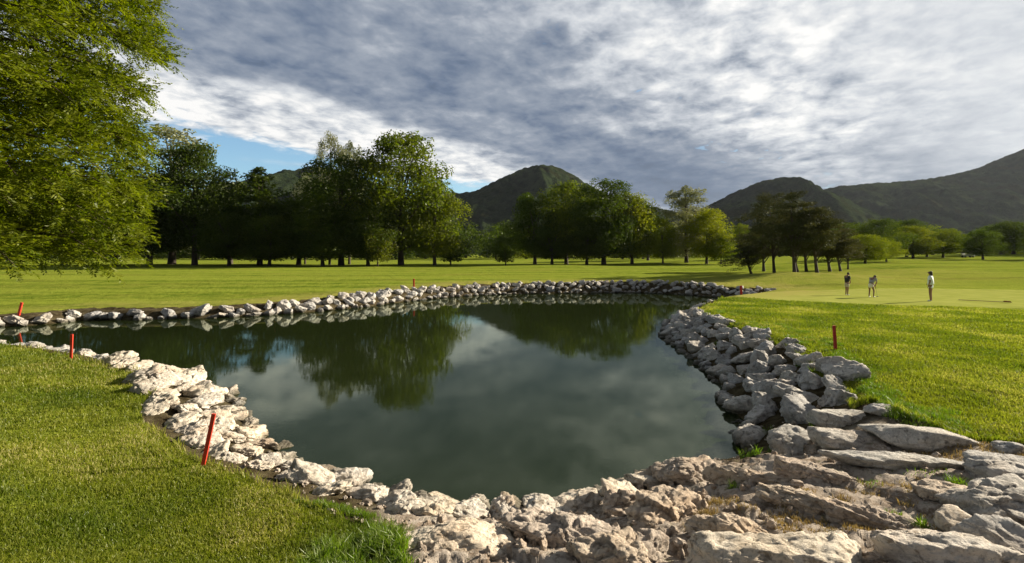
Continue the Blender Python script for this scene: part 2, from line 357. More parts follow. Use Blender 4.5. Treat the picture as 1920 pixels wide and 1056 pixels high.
def leaf_mat(name, ca, cb, trans=0.35, tcol=None, vs=.35, gloss=.04, straw=None):
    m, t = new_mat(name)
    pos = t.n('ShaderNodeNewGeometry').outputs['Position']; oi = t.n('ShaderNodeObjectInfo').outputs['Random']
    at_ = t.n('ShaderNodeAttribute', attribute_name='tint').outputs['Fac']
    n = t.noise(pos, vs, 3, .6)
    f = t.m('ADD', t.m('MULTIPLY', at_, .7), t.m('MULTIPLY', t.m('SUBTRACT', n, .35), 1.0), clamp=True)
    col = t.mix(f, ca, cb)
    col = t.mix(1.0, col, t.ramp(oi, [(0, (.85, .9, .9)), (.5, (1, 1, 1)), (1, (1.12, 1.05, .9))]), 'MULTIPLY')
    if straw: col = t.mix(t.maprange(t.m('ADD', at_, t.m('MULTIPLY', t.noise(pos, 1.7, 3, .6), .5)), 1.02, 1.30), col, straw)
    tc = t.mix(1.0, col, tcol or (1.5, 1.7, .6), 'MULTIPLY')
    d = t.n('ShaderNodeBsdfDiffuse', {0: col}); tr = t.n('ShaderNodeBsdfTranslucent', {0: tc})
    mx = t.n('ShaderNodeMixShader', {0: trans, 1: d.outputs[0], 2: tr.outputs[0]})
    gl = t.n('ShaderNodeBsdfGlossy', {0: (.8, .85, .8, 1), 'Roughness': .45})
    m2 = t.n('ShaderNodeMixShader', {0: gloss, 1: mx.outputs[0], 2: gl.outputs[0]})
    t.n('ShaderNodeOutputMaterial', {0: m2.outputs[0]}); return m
def plain(name, col, rough=.7, nscale=20, var=.25, bump=.2):
    m, t = new_mat(name)
    pos = t.n('ShaderNodeTexCoord').outputs['Object']; n = t.noise(pos, nscale, 4, .6)
    c = t.mix(n, tuple(v*(1-var) for v in col), tuple(min(1, v*(1+var)) for v in col))
    p = t.n('ShaderNodeBsdfPrincipled', {'Base Color': c, 'Roughness': rough, 'Normal': t.bump(n, bump, .01)})
    t.n('ShaderNodeOutputMaterial', {0: p.outputs[0]}); return m
M_GROUND = ground_mat()
M_BLADE = leaf_mat('grass_blade', (.066, .110, .009), (.285, .290, .042), .44, (1.25, 1.45, .45), .8, .02, (.40, .35, .15))
M_WEED = leaf_mat('weed_leaf', (.075, .14, .006), (.19, .25, .02), .42, (1.3, 1.6, .4), 2.0, .05)
M_DRY = leaf_mat('dry_stalks', (.20, .14, .06), (.38, .29, .12), .3, (1.2, 1.1, .7), 2.0, .02)
M_CYP = leaf_mat('feathery_needles', (.030, .062, .004), (.215, .235, .012), .46, (1.5, 1.65, .35), 1.1, .015)
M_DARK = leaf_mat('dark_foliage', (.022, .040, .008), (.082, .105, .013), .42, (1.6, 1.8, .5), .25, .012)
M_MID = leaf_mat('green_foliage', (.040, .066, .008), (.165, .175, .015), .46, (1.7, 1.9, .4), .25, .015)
M_YGREEN = leaf_mat('yellow_green_foliage', (.075, .105, .007), (.19, .20, .016), .5, (1.7, 1.8, .35), .25, .015)  # yellow green is the leaves' own colour
M_PALE = leaf_mat('silver_green_foliage', (.11, .135, .065), (.27, .28, .16), .35, (1.2, 1.25, .9), .25, .03)
M_PINE = leaf_mat('brownish_pine_needles', (.026, .037, .016), (.076, .080, .030), .32, (1.5, 1.3, .7), .5, .015)
M_BARK = plain('dark_bark', (.055, .042, .032), .9, 12, .5, .8)
M_TWIG = plain('twig_bark', (.06, .042, .028), .9, 12, .4, .6)

# ------------------------------------------------------------------ ground sheet
def build_ground():
    ang = np.concatenate([np.arange(-180, -66, 6.0), np.arange(-66, 66.01, 0.2), np.arange(72, 180.1, 6.0)])
    rad = [0.4]
    while rad[-1] < 6000: rad.append(rad[-1]*(1.012 if rad[-1] < 90 else 1.035))
    rad = np.array(rad); A, Rr = np.meshgrid(np.radians(ang), rad)
    X = Rr*np.sin(A); Y = Rr*np.cos(A)
    Z, S, SD = height(X, Y)
    na, nr = len(ang), len(rad)
    idx = np.arange(na*nr).reshape(nr, na)
    f = np.stack([idx[:-1, :-1], idx[:-1, 1:], idx[1:, 1:], idx[1:, :-1]], -1).reshape(-1, 4)[:, ::-1]
    co = np.stack([X.ravel(), Y.ravel(), Z.ravel()], 1)
    c0 = len(co); co = np.vstack([co, [[0, 0, Z[0].mean()]]])
    me = mesh_np('ground', co, f)
    x, y = co[:, 0], co[:, 1]
    gx, gy = 27.0, 30.0
    e = np.sqrt(((x-gx)/13.5)**2+((y-gy)/6.6)**2)+0.05*n2d(x, y, .25, 2, 3)
    fattr(me, 'soil', np.append(S.ravel(), 1)); d_, i_ = seg_dist(x, y, SOILP); fattr(me, 'outcrop', sstep(np.where(i_, d_, -d_), -.1, .35)*(1-sstep(y, 7.2, 8.6)*sstep(x, 3.5, 4.5))); fattr(me, 'green', 1-sstep(e, .96, 1.03))
    sd = np.append(SD.ravel(), 9)
    dry = (1-sstep(np.abs(sd-1.4), 1.0, 4.5))*sstep(y, 20, 34) + .9*np.exp(-(((x-27)/10)**2+((y-47)/7)**2)) + .5*np.exp(-(((x-42)/9)**2+((y-56)/7)**2))
    fattr(me, 'dry', np.clip(dry, 0, 1)*.8)
    tag(obj('ground', me, M_GROUND), kind='structure')
build_ground()

# ------------------------------------------------------------------ water
def build_water():
    m, t = new_mat('murky_pond_water')
    pos = t.n('ShaderNodeNewGeometry').outputs['Position']
    v = t.vm('MULTIPLY', pos, (1.0, 1.7, 1.0))
    r1 = t.noise(v, 5.0, 3, .6, .6); r2 = t.noise(v, .6, 3, .5); r3 = t.noise(v, 19.0, 2, .6)
    amp = t.maprange(r2, .35, .68, .35, 1.0)
    hgt = t.m('MULTIPLY', t.m('ADD', r1, t.m('MULTIPLY', r3, .22)), amp)
    nb = t.bump(hgt, .065, .010)
    mk = t.noise(pos, .25, 3, .5)
    body = t.n('ShaderNodeBsdfDiffuse', {0: t.mix(mk, (.018, .027, .008), (.026, .036, .011))})
    see = t.n('ShaderNodeBsdfTransparent', {0: (.42, .46, .25, 1)})
    base = t.n('ShaderNodeMixShader', {0: .30, 1: body.outputs[0], 2: see.outputs[0]})
    gl = t.n('ShaderNodeBsdfGlossy', {0: (.78, .85, .74, 1), 'Roughness': .008, 'Normal': nb})
    fr = t.n('ShaderNodeFresnel', {'IOR': 1.31, 'Normal': nb})
    o = t.n('ShaderNodeMixShader', {0: fr.outputs[0], 1: base.outputs[0], 2: gl.outputs[0]})
    t.n('ShaderNodeOutputMaterial', {0: o.outputs[0]})
    co = [(-70, 2, 0), (40, 2, 0), (40, 60, 0), (-70, 60, 0)]
    tag(obj('pond_water', mesh_np('pond_water', co, [(0, 1, 2, 3)]), m), kind='structure')
build_water()

# ------------------------------------------------------------------ hills
def interp_px(pts, px):
    a = np.array(pts, float); return sum(np.interp(px+d, a[:, 0], a[:, 1])*w_ for d, w_ in ((-22, .12), (-12, .2), (0, .36), (12, .2), (22, .12)))
def cell_bumps(x, y, cell, seed):
    gx, gy = np.floor(x/cell).astype(np.int64), np.floor(y/cell).astype(np.int64); best = np.zeros(len(x)); zero = np.zeros(len(x), np.int64)
    for i in (-1, 0, 1):
        for j in (-1, 0, 1):
            cx = gx+i; cy = gy+j
            jx = _hash(cx, cy, zero, seed); jy = _hash(cx, cy, zero+1, seed); jr = _hash(cx, cy, zero+2, seed)
            d2 = ((x-(cx+jx)*cell)**2+(y-(cy+jy)*cell)**2)/(cell*(.55+.35*jr))**2
            best = np.maximum(best, (0.55+.45*jr)*np.sqrt(np.clip(1-d2, 0, 1)))
    return best
def hill(name, prof, D, front, back, x0, x1, seed, step=3.2, spur=.35, tree_h=7., cell=10.0):
    X, Y = np.meshgrid(np.arange(x0, x1, step), np.arange(D-front, D+back, step)); ny, nx = X.shape
    x, y = X.ravel(), Y.ravel()
    px = CX + x/D*F
    top = H+(HY-interp_px(prof, px))/F*D
    xs = x + 60*n2d(x, y, .006, 2, seed)
    fall = np.where(y < D, np.cos(np.clip((D-y)/front, 0, 1)*math.pi/2)**1.7, np.cos(np.clip((y-D)/back, 0, 1)*math.pi/2)**1.2)
    sp = fbm(np.stack([xs*.011, y*.0035, xs*0], 1), 4, seed, ridged=True)
    mid = np.sin(np.clip((D-y)/front, 0, 1)*math.pi)
    z = top*fall*(1-spur*mid*(1-sp)*.9) - 8*(1-fall)
    z = z + tree_h*cell_bumps(x, y, cell, seed+3)+ 1.5*n2d(x, y, .2, 2, seed)
    idx = np.arange(nx*ny).reshape(ny, nx)
    f = np.stack([idx[:-1, :-1], idx[:-1, 1:], idx[1:, 1:], idx[1:, :-1]], -1).reshape(-1, 4)
    me = mesh_np(name, np.stack([x, y, z], 1), f)
    gxy = _hash(np.floor(x/cell).astype(np.int64), np.floor(y/cell).astype(np.int64), np.zeros(len(x), np.int64), seed)
    fattr(me, 'tint', np.clip(gxy*.6+.5*fbm(np.stack([x*.01, y*.01, x*0], 1), 3, seed+8)+.2, 0, 1))
    return tag(obj(name, me, M_HILL), kind='structure')
def hill_mat():
    m, t = new_mat('wooded_hillside')
    pos = t.n('ShaderNodeNewGeometry').outputs['Position']; at_ = t.n('ShaderNodeAttribute', attribute_name='tint').outputs['Fac']
    n = t.noise(pos, .45, 5, .7); n2 = t.noise(pos, .02, 3, .6)
    c = t.mix(at_, (.011, .020, .011), (.046, .066, .026)); c = t.mix(t.maprange(n2, .5, .7), c, (.034, .038, .014))  # cloud shade and haze blue are put into these dark greens
    c = t.mix(t.m('MULTIPLY', t.maprange(n, .45, .6), .5), c, (.006, .010, .005))
    p = t.n('ShaderNodeBsdfDiffuse', {0: c, 'Normal': t.bump(n, 1.0, 4.0)})
    t.n('ShaderNodeOutputMaterial', {0: p.outputs[0]}); return m
M_HILL = hill_mat()
hill('hill', [(-400,470),(200,440),(340,385),(430,352),(520,330),(581,316),(620,320),(700,345),(780,385),(860,430),(960,474)], 900, 380, 300, -1250, 20, 11)
hill('hill', [(560,474),(700,400),(800,372),(840,366),(880,368),(905,360),(940,340),(980,321),(1020,312),(1050,319),(1090,343),(1130,368),(1180,385),(1240,397),(1330,420),(1420,474)], 1000, 420, 300, -430, 500, 23)
hill('hill', [(1160,474),(1240,425),(1330,393),(1380,366),(1430,345),(1475,335),(1500,344),(1545,366),(1600,395),(1680,425),(1780,474)], 900, 330, 300, 180, 780, 31)
hill('hill', [(1230,474),(1290,440),(1335,405),(1370,388),(1400,383),(1450,392),(1500,425),(1560,474)], 700, 200, 200, 190, 450, 37)
hill('hill', [(1350,474),(1450,400),(1530,363),(1580,352),(1640,348),(1700,345),(1760,337),(1820,325),(1870,310),(1920,288),(2000,255),(2150,225),(2400,260),(2700,474)], 1150, 560, 400, 420, 2000, 43, 4.0)

# ------------------------------------------------------------------ rocks
_ico = {}
def ico(level):
    if level not in _ico:
        bm = bmesh.new(); bmesh.ops.create_icosphere(bm, subdivisions=level, radius=1)
        v = np.array([p.co[:] for p in bm.verts]); f = np.array([[q.index for q in p.verts] for p in bm.faces]); bm.free(); _ico[level] = (v, f)
    return _ico[level]
def rock_mesh(name, seed, level=4, cuts=16, sharp=16, rough=.06, strata=.0, dims=(1, 1, 1), knob=0):
    """boulder of unit half size x dims; detail noise in real units so it stays the same grain on any size"""
    rs = np.random.RandomState(seed); v, f = ico(level); d = v/np.linalg.norm(v, axis=1)[:, None]
    n = rs.normal(size=(cuts, 3)); n /= np.linalg.norm(n, axis=1)[:, None]; n = np.vstack([n, np.eye(3), -np.eye(3)])
    dd = np.concatenate([rs.uniform(.62, 1.0, cuts), rs.uniform(.8, 1.0, 6)])
    s = np.zeros(len(d))
    for k in range(len(n)): s += (np.clip(d@n[k], 0, None)/dd[k])**sharp
    r = s**(-1/sharp)
    r *= 1+.10*fbm(d*1.3+seed, 3, seed)
    co = d*r[:, None]*np.array(dims)
    m = min(dims); q = co/ max(m, .12)
    off = seed*3.1
    g = rough*m*(.75*fbm(q*2.2+off, 5, seed, .55))
    if knob: g += knob*fbm(co*5+off, 5, seed+9, .6)
    if strata:
        ax = np.array([.25, .35, 1.0]); h = (co@ax)*7/max(m, .2)*.35+1.5*fbm(co*1.5+off, 2, seed+2)
        g += strata*m*(np.abs((h % 1)-.5)-.25)*1.0
    fv, fe = facet3(co*(1.5/max(m, .16))*np.array([.8, 1, 1.25])+off+.25*fbm(co*3+off, 2, seed)[:, None], seed)
    g += rough*m*(1.0*fv-.45*np.clip(1-fe/.10, 0, 1))
    if level >= 5:
        fv, fe = facet3(co*(4.2/max(m, .16))+off*2, seed+50); g += rough*m*(.30*fv-.15*np.clip(1-fe/.12, 0, 1))
    nn = d/np.array(dims); nn /= np.linalg.norm(nn, axis=1)[:, None]
    co = co+nn*g[:, None]
    return mesh_np(name, co, f, True)
BASE = [rock_mesh('boulder', 100+i, 5, 9+i % 5*2, 26+8*(i % 4), .15, .0 if i % 2 else .10, (1, .68+.05*(i % 4), .60+.05*(i % 5))) for i in range(14)]
BASEW = [rock_mesh('rock', 300+i, 5, 11, 22, .24, .14 if i % 2 else 0, (1, .72, .48+.04*(i % 3)), .03) for i in range(8)]
rnd = random.Random(4)
def put_rock(x, y, size, z=None, sink=.3, mat=M_ROCK, pool=BASE, flat=1.0, tilt=.35, yaw=None):
    me = rnd.choice(pool); sx = size/2*rnd.uniform(.9, 1.15); sy = size/2*rnd.uniform(.85, 1.2); sz = size/2*rnd.uniform(.85, 1.25)*flat
    if z is None: z = hz_at(x, y)
    z = z+sz*.6*(1-2*sink)
    return obj('rock' if pool is BASEW else 'boulder', me, mat, None, (x, y, z), (rnd.uniform(-tilt, tilt), rnd.uniform(-tilt, tilt), rnd.uniform(0, 6.28) if yaw is None else yaw), (sx, sy, sz))
def polyline(pxs):
    pts = np.array([at(x, y) for x, y in pxs]); seg = np.linalg.norm(np.diff(pts, axis=0), axis=1); return pts, np.concatenate([[0], np.cumsum(seg)])
def row(pxs, off, size_fn, gap, side):
    """rocks along a traced waterline, off metres uphill; size_fn(x, y) in metres"""
    pts, cum = polyline(pxs); s = rnd.uniform(0, .2); out = []
    while s < cum[-1]:
        x = np.interp(s, cum, pts[:, 0]); y = np.interp(s, cum, pts[:, 1]); e = .4
        tx = np.interp(s+e, cum, pts[:, 0])-np.interp(s-e, cum, pts[:, 0]); ty = np.interp(s+e, cum, pts[:, 1])-np.interp(s-e, cum, pts[:, 1]); L = math.hypot(tx, ty)+1e-6
        sz = size_fn(x, y)*rnd.uniform(.72, 1.3); o = off+rnd.uniform(-.12, .12)*sz
        out.append((x-ty/L*o*side, y+tx/L*o*side, sz)); s += sz*gap*rnd.uniform(.85, 1.1)
    return out
FAR_BANK = pond_px[1:30]
RIGHT_BANK = pond_px[32:51]
LEFT_BANK = [p for p in pond_px[60:90] if p[0] > 105 and p[1] > 612][::-1]
def lab_rows(rows, text, cat, group, **kw):
    for (words, items, kwr) in rows:
        for i, (x, y, sz) in enumerate(items):
            a = dict(kw); a.update(kwr); o = put_rock(x, y, sz, **a)
            tag(o, text.format(o=ordn(i+1), row=words), cat, group)
def scatter(pxs, lo, hi, size_fn, pack, seed, jitter=.25, tries=9000):
    """boulders packed in the band lo..hi metres uphill of a traced waterline; returns (x, y, size, along, off)"""
    rs = np.random.RandomState(seed); pts, cum = polyline(pxs)
    out = []
    S = rs.uniform(0, cum[-1], tries); O = rs.uniform(-.3, 3.2, tries); A = rs.uniform(-math.pi, math.pi, tries)
    bx = np.interp(S, cum, pts[:, 0])+O*np.cos(A); by = np.interp(S, cum, pts[:, 1])+O*np.sin(A)
    sd = pond_sd(bx, by); ok = (sd > lo) & (sd < (hi(bx, by) if callable(hi) else hi)); bx, by, sd = bx[ok], by[ok], sd[ok]
    acc = np.zeros((0, 3))
    for x, y, d in zip(bx, by, sd):
        z = size_fn(x, y)*rs.uniform(1-jitter, 1+jitter)*(.72 if d < .12 else 1)
        if len(acc) and (np.hypot(acc[:, 0]-x, acc[:, 1]-y) < (acc[:, 2]+z)*.5*pack).any(): continue
        acc = np.vstack([acc, [x, y, z]]); dd = np.hypot(pts[:, 0]-x, pts[:, 1]-y); i = int(dd.argmin())
        # position along the line
        best = 1e9; sa = 0
        for j in range(max(0, i-2), min(len(pts)-1, i+2)):
            e = pts[j+1]-pts[j]; t = float(np.clip(((x-pts[j][0])*e[0]+(y-pts[j][1])*e[1])/(e@e), 0, 1)); q = pts[j]+e*t; dq = math.hypot(q[0]-x, q[1]-y)
            if dq < best: best = dq; sa = cum[j]+t*(cum[j+1]-cum[j])
        out.append((x, y, z, sa, d))
    return out
BANK = []
def lab_band(items, edges, words, text, cat, group, **kw):
    for k, w_ in enumerate(words):
        row_ = sorted([q for q in items if edges[k] <= q[4] < edges[k+1]], key=lambda q: q[3])
        for i, (x, y, sz, sa, d) in enumerate(row_):
            BANK.append((sz/math.hypot(x, y), x, y, sz, text.format(o=ordn(i+1), row=w_), cat, group, kw))
def near_fg(x, y): return 0
far_hi = lambda x, y: np.interp(x, [-24, -16, -10, 14, 17], [.35, .5, 1.25, 1.25, .9])
it = scatter(FAR_BANK, -.05, far_hi, lambda x, y: float(np.interp(x, [-24, -14, -6, 6, 16], [1.0, .85, .68, .60, .55])), .66, 5)
NFAR = len(it)
lab_band(it, [-9, .55, 9], ['lower row', 'upper row'], '{o} pale boulder from the left, {row}, far bank', 'boulder', 'boulders along the far bank', tilt=.5, sink=.38, flat=.78)
rsz = lambda x, y: float(np.interp(y, [8, 11, 15, 24], [.86, .80, .62, .50]))
right_hi = lambda x, y: np.interp(y, [8.9, 9.3, 12, 20, 24, 26], [-1, 2.2, 2.0, 1.8, 1.3, .5])
it = scatter(RIGHT_BANK, -.15, right_hi, rsz, .70, 6, .32)
lab_band(it, [-9, .3, .8, 1.35, 9], ['lowest half sunken row', 'second row up', 'third row up', 'top row under turf'], '{o} grey boulder from the far tip, {row}, shaded bank', 'boulder', 'boulders heaped on the shaded bank', tilt=.55, sink=.44, flat=.85)
NRIGHT = len(it)
lsz = lambda x, y: float(np.interp(y, [6, 8, 12, 18], [.55, .70, .78, .7]))
left_hi = lambda x, y: np.interp(y, [6, 7.5, 9, 12.5, 14, 18], [.7, .9, 1.6, 1.55, .7, .4])
it = scatter(LEFT_BANK, -.1, left_hi, lsz, .62, 7, .35)
lab_band(it, [-9, .45, 1.0, 9], ['edge row at the water', 'middle row', 'inner row by grass'], '{o} cream slab from the far end, {row}, near lawn', 'rock', 'cream rocks along the near lawn', mat=M_ROCKW, pool=BASEW, flat=.60, tilt=.35, sink=.30)
UNDER = scatter(LEFT_BANK, -.85, -.12, lambda x, y: .34, 1.0, 9, .5)+scatter(RIGHT_BANK, -.7, -.15, lambda x, y: .34, 1.1, 10, .5)
BANK.sort(key=lambda q: -q[0]); LIM = {'boulder': 268, 'rock': 90}; small = []
for a_, x, y, sz, lb, cat, group, kw in BANK:
    o = put_rock(x, y, sz, **kw)
    LIM[cat] -= 1
    if LIM[cat] >= 0: tag(o, lb, cat, group)
    else: small.append(o)
for x, y, sz, sa, d in UNDER: small.append(put_rock(x, y, sz, z=max(hz_at(x, y), -.32), flat=.7, mat=M_ROCK))
if small:
    C_, F_, off = [], [], 0; bpy.context.view_layer.update()
    for o in small:
        n_ = len(o.data.vertices); c_ = np.empty(n_*3, np.float32); o.data.vertices.foreach_get('co', c_); M_ = np.array(o.matrix_world)
        C_.append(c_.reshape(-1, 3)@M_[:3, :3].T+M_[:3, 3]); f_ = np.empty(len(o.data.polygons)*3, np.int32); o.data.polygons.foreach_get('vertices', f_); F_.append(f_.reshape(-1, 3)+off); off += n_
        bpy.data.objects.remove(o)
    tag(obj('small_stones', mesh_np('small_stones', np.vstack(C_), np.vstack(F_)), M_ROCK), 'small stones packed between the boulders around the pond', 'stones', kind='stuff')

# big individual rocks of the foreground: px, py, height of ground, width m, depth m, height m, yaw deg, material, label
FG = [
 (1725,822,.86,1.42,.80,.50,-8,M_ROCK,0,.05,'big flat oval grey boulder lying under the turf edge, largest of the pile'),
 (1487,835,.62,1.00,.70,.60,25,M_ROCK,.12,.10,'large pinkish grey boulder with a tilted face at the foot of the shaded bank'),
 (1590,828,.68,1.15,.60,.42,0,M_ROCK,.1,.12,'wide grey boulder wedged between the pinkish boulder and the flat oval one'),
 (1570,792,.72,1.05,.50,.42,-12,M_ROCK,.1,.10,'long cracked grey boulder just above the wedge shaped one'),
 (1672,868,.82,1.95,.50,.30,-4,M_ROCK,.25,.06,'long low pale slab lying below the flat oval boulder'),
 (1885,885,1.0,1.05,.65,.50,5,M_ROCK,.2,.08,'rounded pale boulder at the photo edge beside the long slab'),
 (1880,945,1.02,1.00,.60,.50,8,M_ROCK,.3,.14,'layered grey rock with dark seams at the photo edge'),
 (1870,1015,1.2,.62,.50,.42,-30,M_ROCK,.1,.08,'upright pale block at the lower corner of the outcrop'),
 (1805,990,1.15,.45,.40,.30,20,M_ROCKW,.1,.1,'small cream block leaning on the upright pale one'),
 (1760,1042,1.28,1.05,.75,.42,-14,M_ROCKW,.15,.14,'broad cream slab at the bottom edge under the cream block'),
 (1480,1050,1.22,1.70,.72,.40,-4,M_ROCKW,.15,.14,'largest bright slab at the bottom edge of the outcrop'),
 (1292,888,.48,.95,.70,.62,10,M_ROCKG,0,.20,'rough brown knob of rock rising at the water corner'),
 (1213,905,.34,.36,.28,.28,0,M_ROCKG,0,.2,'small brown rock standing at the water edge before the knob'),
 (1165,950,.48,.60,.45,.42,0,M_ROCKG,0,.25,'crumbly brown rock between the small rock and the earth'),
 (1250,960,.66,1.05,.75,.50,30,M_ROCKG,0,.25,'large crumbly tan rock below the brown knob'),
 (1060,1000,.85,1.15,.80,.50,-15,M_ROCKG,0,.22,'rounded tan rock face at the bottom edge beside the pond'),
 (945,955,.36,.36,.30,.34,0,M_ROCKG,0,.25,'small dark pitted rock at the nearest point of the water'),
 (855,1015,.92,1.25,.75,.40,8,M_ROCKW,0,.12,'broad cream rock beside the tall grass at the bottom edge'),
 (770,955,.55,.62,.40,.30,-20,M_ROCKW,0,.15,'cream rock at the water beside the broad cream rock'),
 (1405,900,.70,1.10,.34,.30,-32,M_ROCKG,.3,.2,'brown ridge of rock running down from the knob'),
 (1520,945,.92,1.30,.34,.30,-36,M_ROCKG,.35,.2,'long tilted ridge of layered rock in the middle of the outcrop'),
 (1620,975,1.05,1.0,.34,.30,-30,M_ROCKG,.35,.2,'lower tilted ridge of layered rock above the bright slab'),
 (1370,1000,1.0,.85,.55,.34,-20,M_ROCKG,.2,.2,'tan shelf of rock above the largest bright slab'),
 (1150,1040,1.0,.75,.5,.42,15,M_ROCKG,0,.22,'tan rock at the bottom edge beside the rounded rock face'),
 (1765,925,.95,.62,.42,.24,-10,M_ROCKG,.2,.15,'half buried brown rock between the long slab and the layered rock'),
 (1530,890,.78,.85,.30,.26,-20,M_ROCKG,.25,.2,'narrow brown rock along the foot of the long pale slab'),
 (1210,1030,.95,.50,.40,.34,40,M_ROCKG,0,.2,'small tan rock in the earth beside the bright slab'),
 (1650,770,.86,.55,.35,.28,0,M_ROCK,.1,.08,'pale boulder poking from the grass at the top of the shaded bank'),
 (1895,842,1.02,.45,.30,.26,0,M_ROCK,.1,.1,'small grey rock in the dark earth under the turf'),
 (1345,815,-.02,.30,.22,.22,0,M_ROCK,0,.1,'dark rounded stone standing in the water nearest the bank foot'),
 (1370,808,-.02,.26,.22,.20,0,M_ROCK,0,.1,'smaller stone in the water touching the dark rounded one'),
 (1372,845,.0,.40,.24,.20,-15,M_ROCK,0,.1,'flat grey stone at the water corner below the two wet stones'),
 (1343,738,-.02,.16,.12,.10,0,M_ROCK,0,.1,'tiny dark stone standing alone in the water off the bank'),
 (470,812,-.02,.22,.16,.16,0,M_ROCKW,0,.1,'small brown stone alone in the water off the cream rocks'),
 (420,744,0.02,.30,.2,.14,0,M_ROCKW,0,.1,'small flat stone at the tip of the cream rocks'),
 (490,838,0,.62,.25,.26,12,M_ROCKG,.1,.2,'mossy brown rock pointing into the water beside the lawn'),
 (600,886,0,.5,.22,.22,-20,M_ROCKG,.1,.2,'low mossy rock in the water at the bend of the lawn'),
]
for i, (px, py, zg, wd, dp, ht, yaw, mat, strata, rough, label) in enumerate(FG):
    x, y = at(px, py, zg)
    for _ in range(4): x, y = at(px, py, .5*(hz_at(x, y)+zg)+ht*.05); zg = hz_at(x, y)
    lvl = 6 if py > 860 and wd > .7 else 5
    me = rock_mesh('rock', 500+i*7, lvl, 13, 16, rough*1.0, strata*.8, (wd/2*1.06, dp/2*1.06, ht/2*1.1), .028 if mat == M_ROCKG else .016)
    gz = hz_at(x, y)
    o = obj('rock', me, mat, None, (x, y, gz+ht*.16), (R(rnd.uniform(-6, 6)), R(rnd.uniform(-6, 6)), R(yaw)))
    o.scale.z = .80; o.location.z -= ht*.10
    tag(o, label, 'rock')
# loose stones and crumbs on the bare earth
def rubble():
    rs = np.random.RandomState(8); vs = []; fs_ = []; b, bf = ico(2); k = 0; N = 2600
    th = rs.uniform(-30, 48, N); rr_ = np.exp(rs.uniform(math.log(3.4), math.log(11), N)); x = rr_*np.sin(np.radians(th)); y = rr_*np.cos(np.radians(th))
    h, s, d = height(x, y)
    ok = (s > .6) & (d > .05)
    x, y, h = x[ok], y[ok], h[ok]; n = len(x)
    sz = .012+.05*rs.rand(n)**4
    v0 = b[None]*(1+.35*rs.uniform(-1, 1, (n, len(b), 1)))*sz[:, None, None]*rs.uniform(.6, 1.3, (n, 1, 3))
    v0 = v0+np.stack([x, y, h+sz*.3], 1)[:, None, :]
    f0 = bf[None]+(np.arange(n)*len(b))[:, None, None]
    o = obj('rubble', mesh_np('rubble', v0.reshape(-1, 3), f0.reshape(-1, 3), False), M_ROCKG)
    tag(o, 'loose stones and crumbs scattered over the bare earth of the outcrop', 'rubble', kind='stuff')
rubble()

# ------------------------------------------------------------------ grass
def blades(x, y, z, hgt, wid, lean, rs, tint, bend_dir=None):
    n = len(x); a = rs.uniform(0, 2*math.pi, n); dx, dy = np.cos(a), np.sin(a)     # blade width axis
    b = rs.uniform(0, 2*math.pi, n); lx, ly = np.cos(b)*lean*hgt, np.sin(b)*lean*hgt
    P0 = np.stack([x-dx*wid/2, y-dy*wid/2, z-.01], 1); P1 = np.stack([x+dx*wid/2, y+dy*wid/2, z-.01], 1)
    mx, my, mz = x+lx*.35, y+ly*.35, z+hgt*.6
    P2 = np.stack([mx-dx*wid*.38, my-dy*wid*.38, mz], 1); P3 = np.stack([mx+dx*wid*.38, my+dy*wid*.38, mz], 1)
    P4 = np.stack([x+lx, y+ly, z+hgt*np.sqrt(np.clip(1-lean**2*.5, .1, 1))], 1)
    co = np.stack([P0, P1, P2, P3, P4], 1).reshape(-1, 3); k = np.arange(n)[:, None]*5
    f = np.concatenate([k+[0, 1, 3], k+[0, 3, 2], k+[2, 3, 4]], 1).reshape(-1, 3)
    return co, f, np.repeat(tint, 5)
def polar_pts(n, th0, th1, r0, r1, rs):
    th = np.radians(rs.uniform(th0, th1, n)); r = np.exp(rs.uniform(math.log(r0), math.log(r1), n)); return r*np.sin(th), r*np.cos(th), r
def lawn():
    rs = np.random.RandomState(3); parts = []
    for (n, a, b, r0, r1) in ((330000, -52, 4, 3.4, 24), (330000, 18, 52, 6.5, 32)):
        x, y, r = polar_pts(n, a, b, r0, r1, rs)
        h, s, sd = height(x, y)
        dens = .55+.45*n2d(x, y, .8, 3, 60)
        gm = np.sqrt(((x-27)/13.5)**2+((y-30)/6.6)**2)
        ok = (s < .35+.25*rs.rand(n)) & (sd > .1) & (rs.rand(n) < dens*1.4+.2) & (gm > 1)
        x, y, r, h, sd = x[ok], y[ok], r[ok], h[ok], sd[ok]; m = len(x)
        pch = n2d(x, y, 1.1, 3, 61)+.8*n2d(x, y, 4.5, 2, 64)
        hg = (.035+.022*rs.rand(m))*(1+.35*pch)*(1+r*.018)
        dsoil = s[ok]
        hg *= 1+2.2*np.clip(dsoil*2, 0, 1)
        wd = (.0045+.0035*rs.rand(m))*(1+r*.10)
        co, f, t = blades(x, y, h, hg, wd, rs.uniform(.2, .95, m), rs, np.clip(rs.rand(m)*.65+.75*n2d(x, y, .7, 4, 62)+.18, 0, 1))
        parts.append((co, f, t))
    off = 0; C_, F_, T_ = [], [], []
    for co, f, t in parts: C_.append(co); F_.append(f+off); T_.append(t); off += len(co)
    me = mesh_np('lawn_grass', np.vstack(C_), np.vstack(F_), False); fattr(me, 'tint', np.concatenate(T_))
    tag(obj('lawn_grass', me, M_BLADE), 'short mown turf covering both near banks of the pond', 'grass', kind='stuff')
lawn()
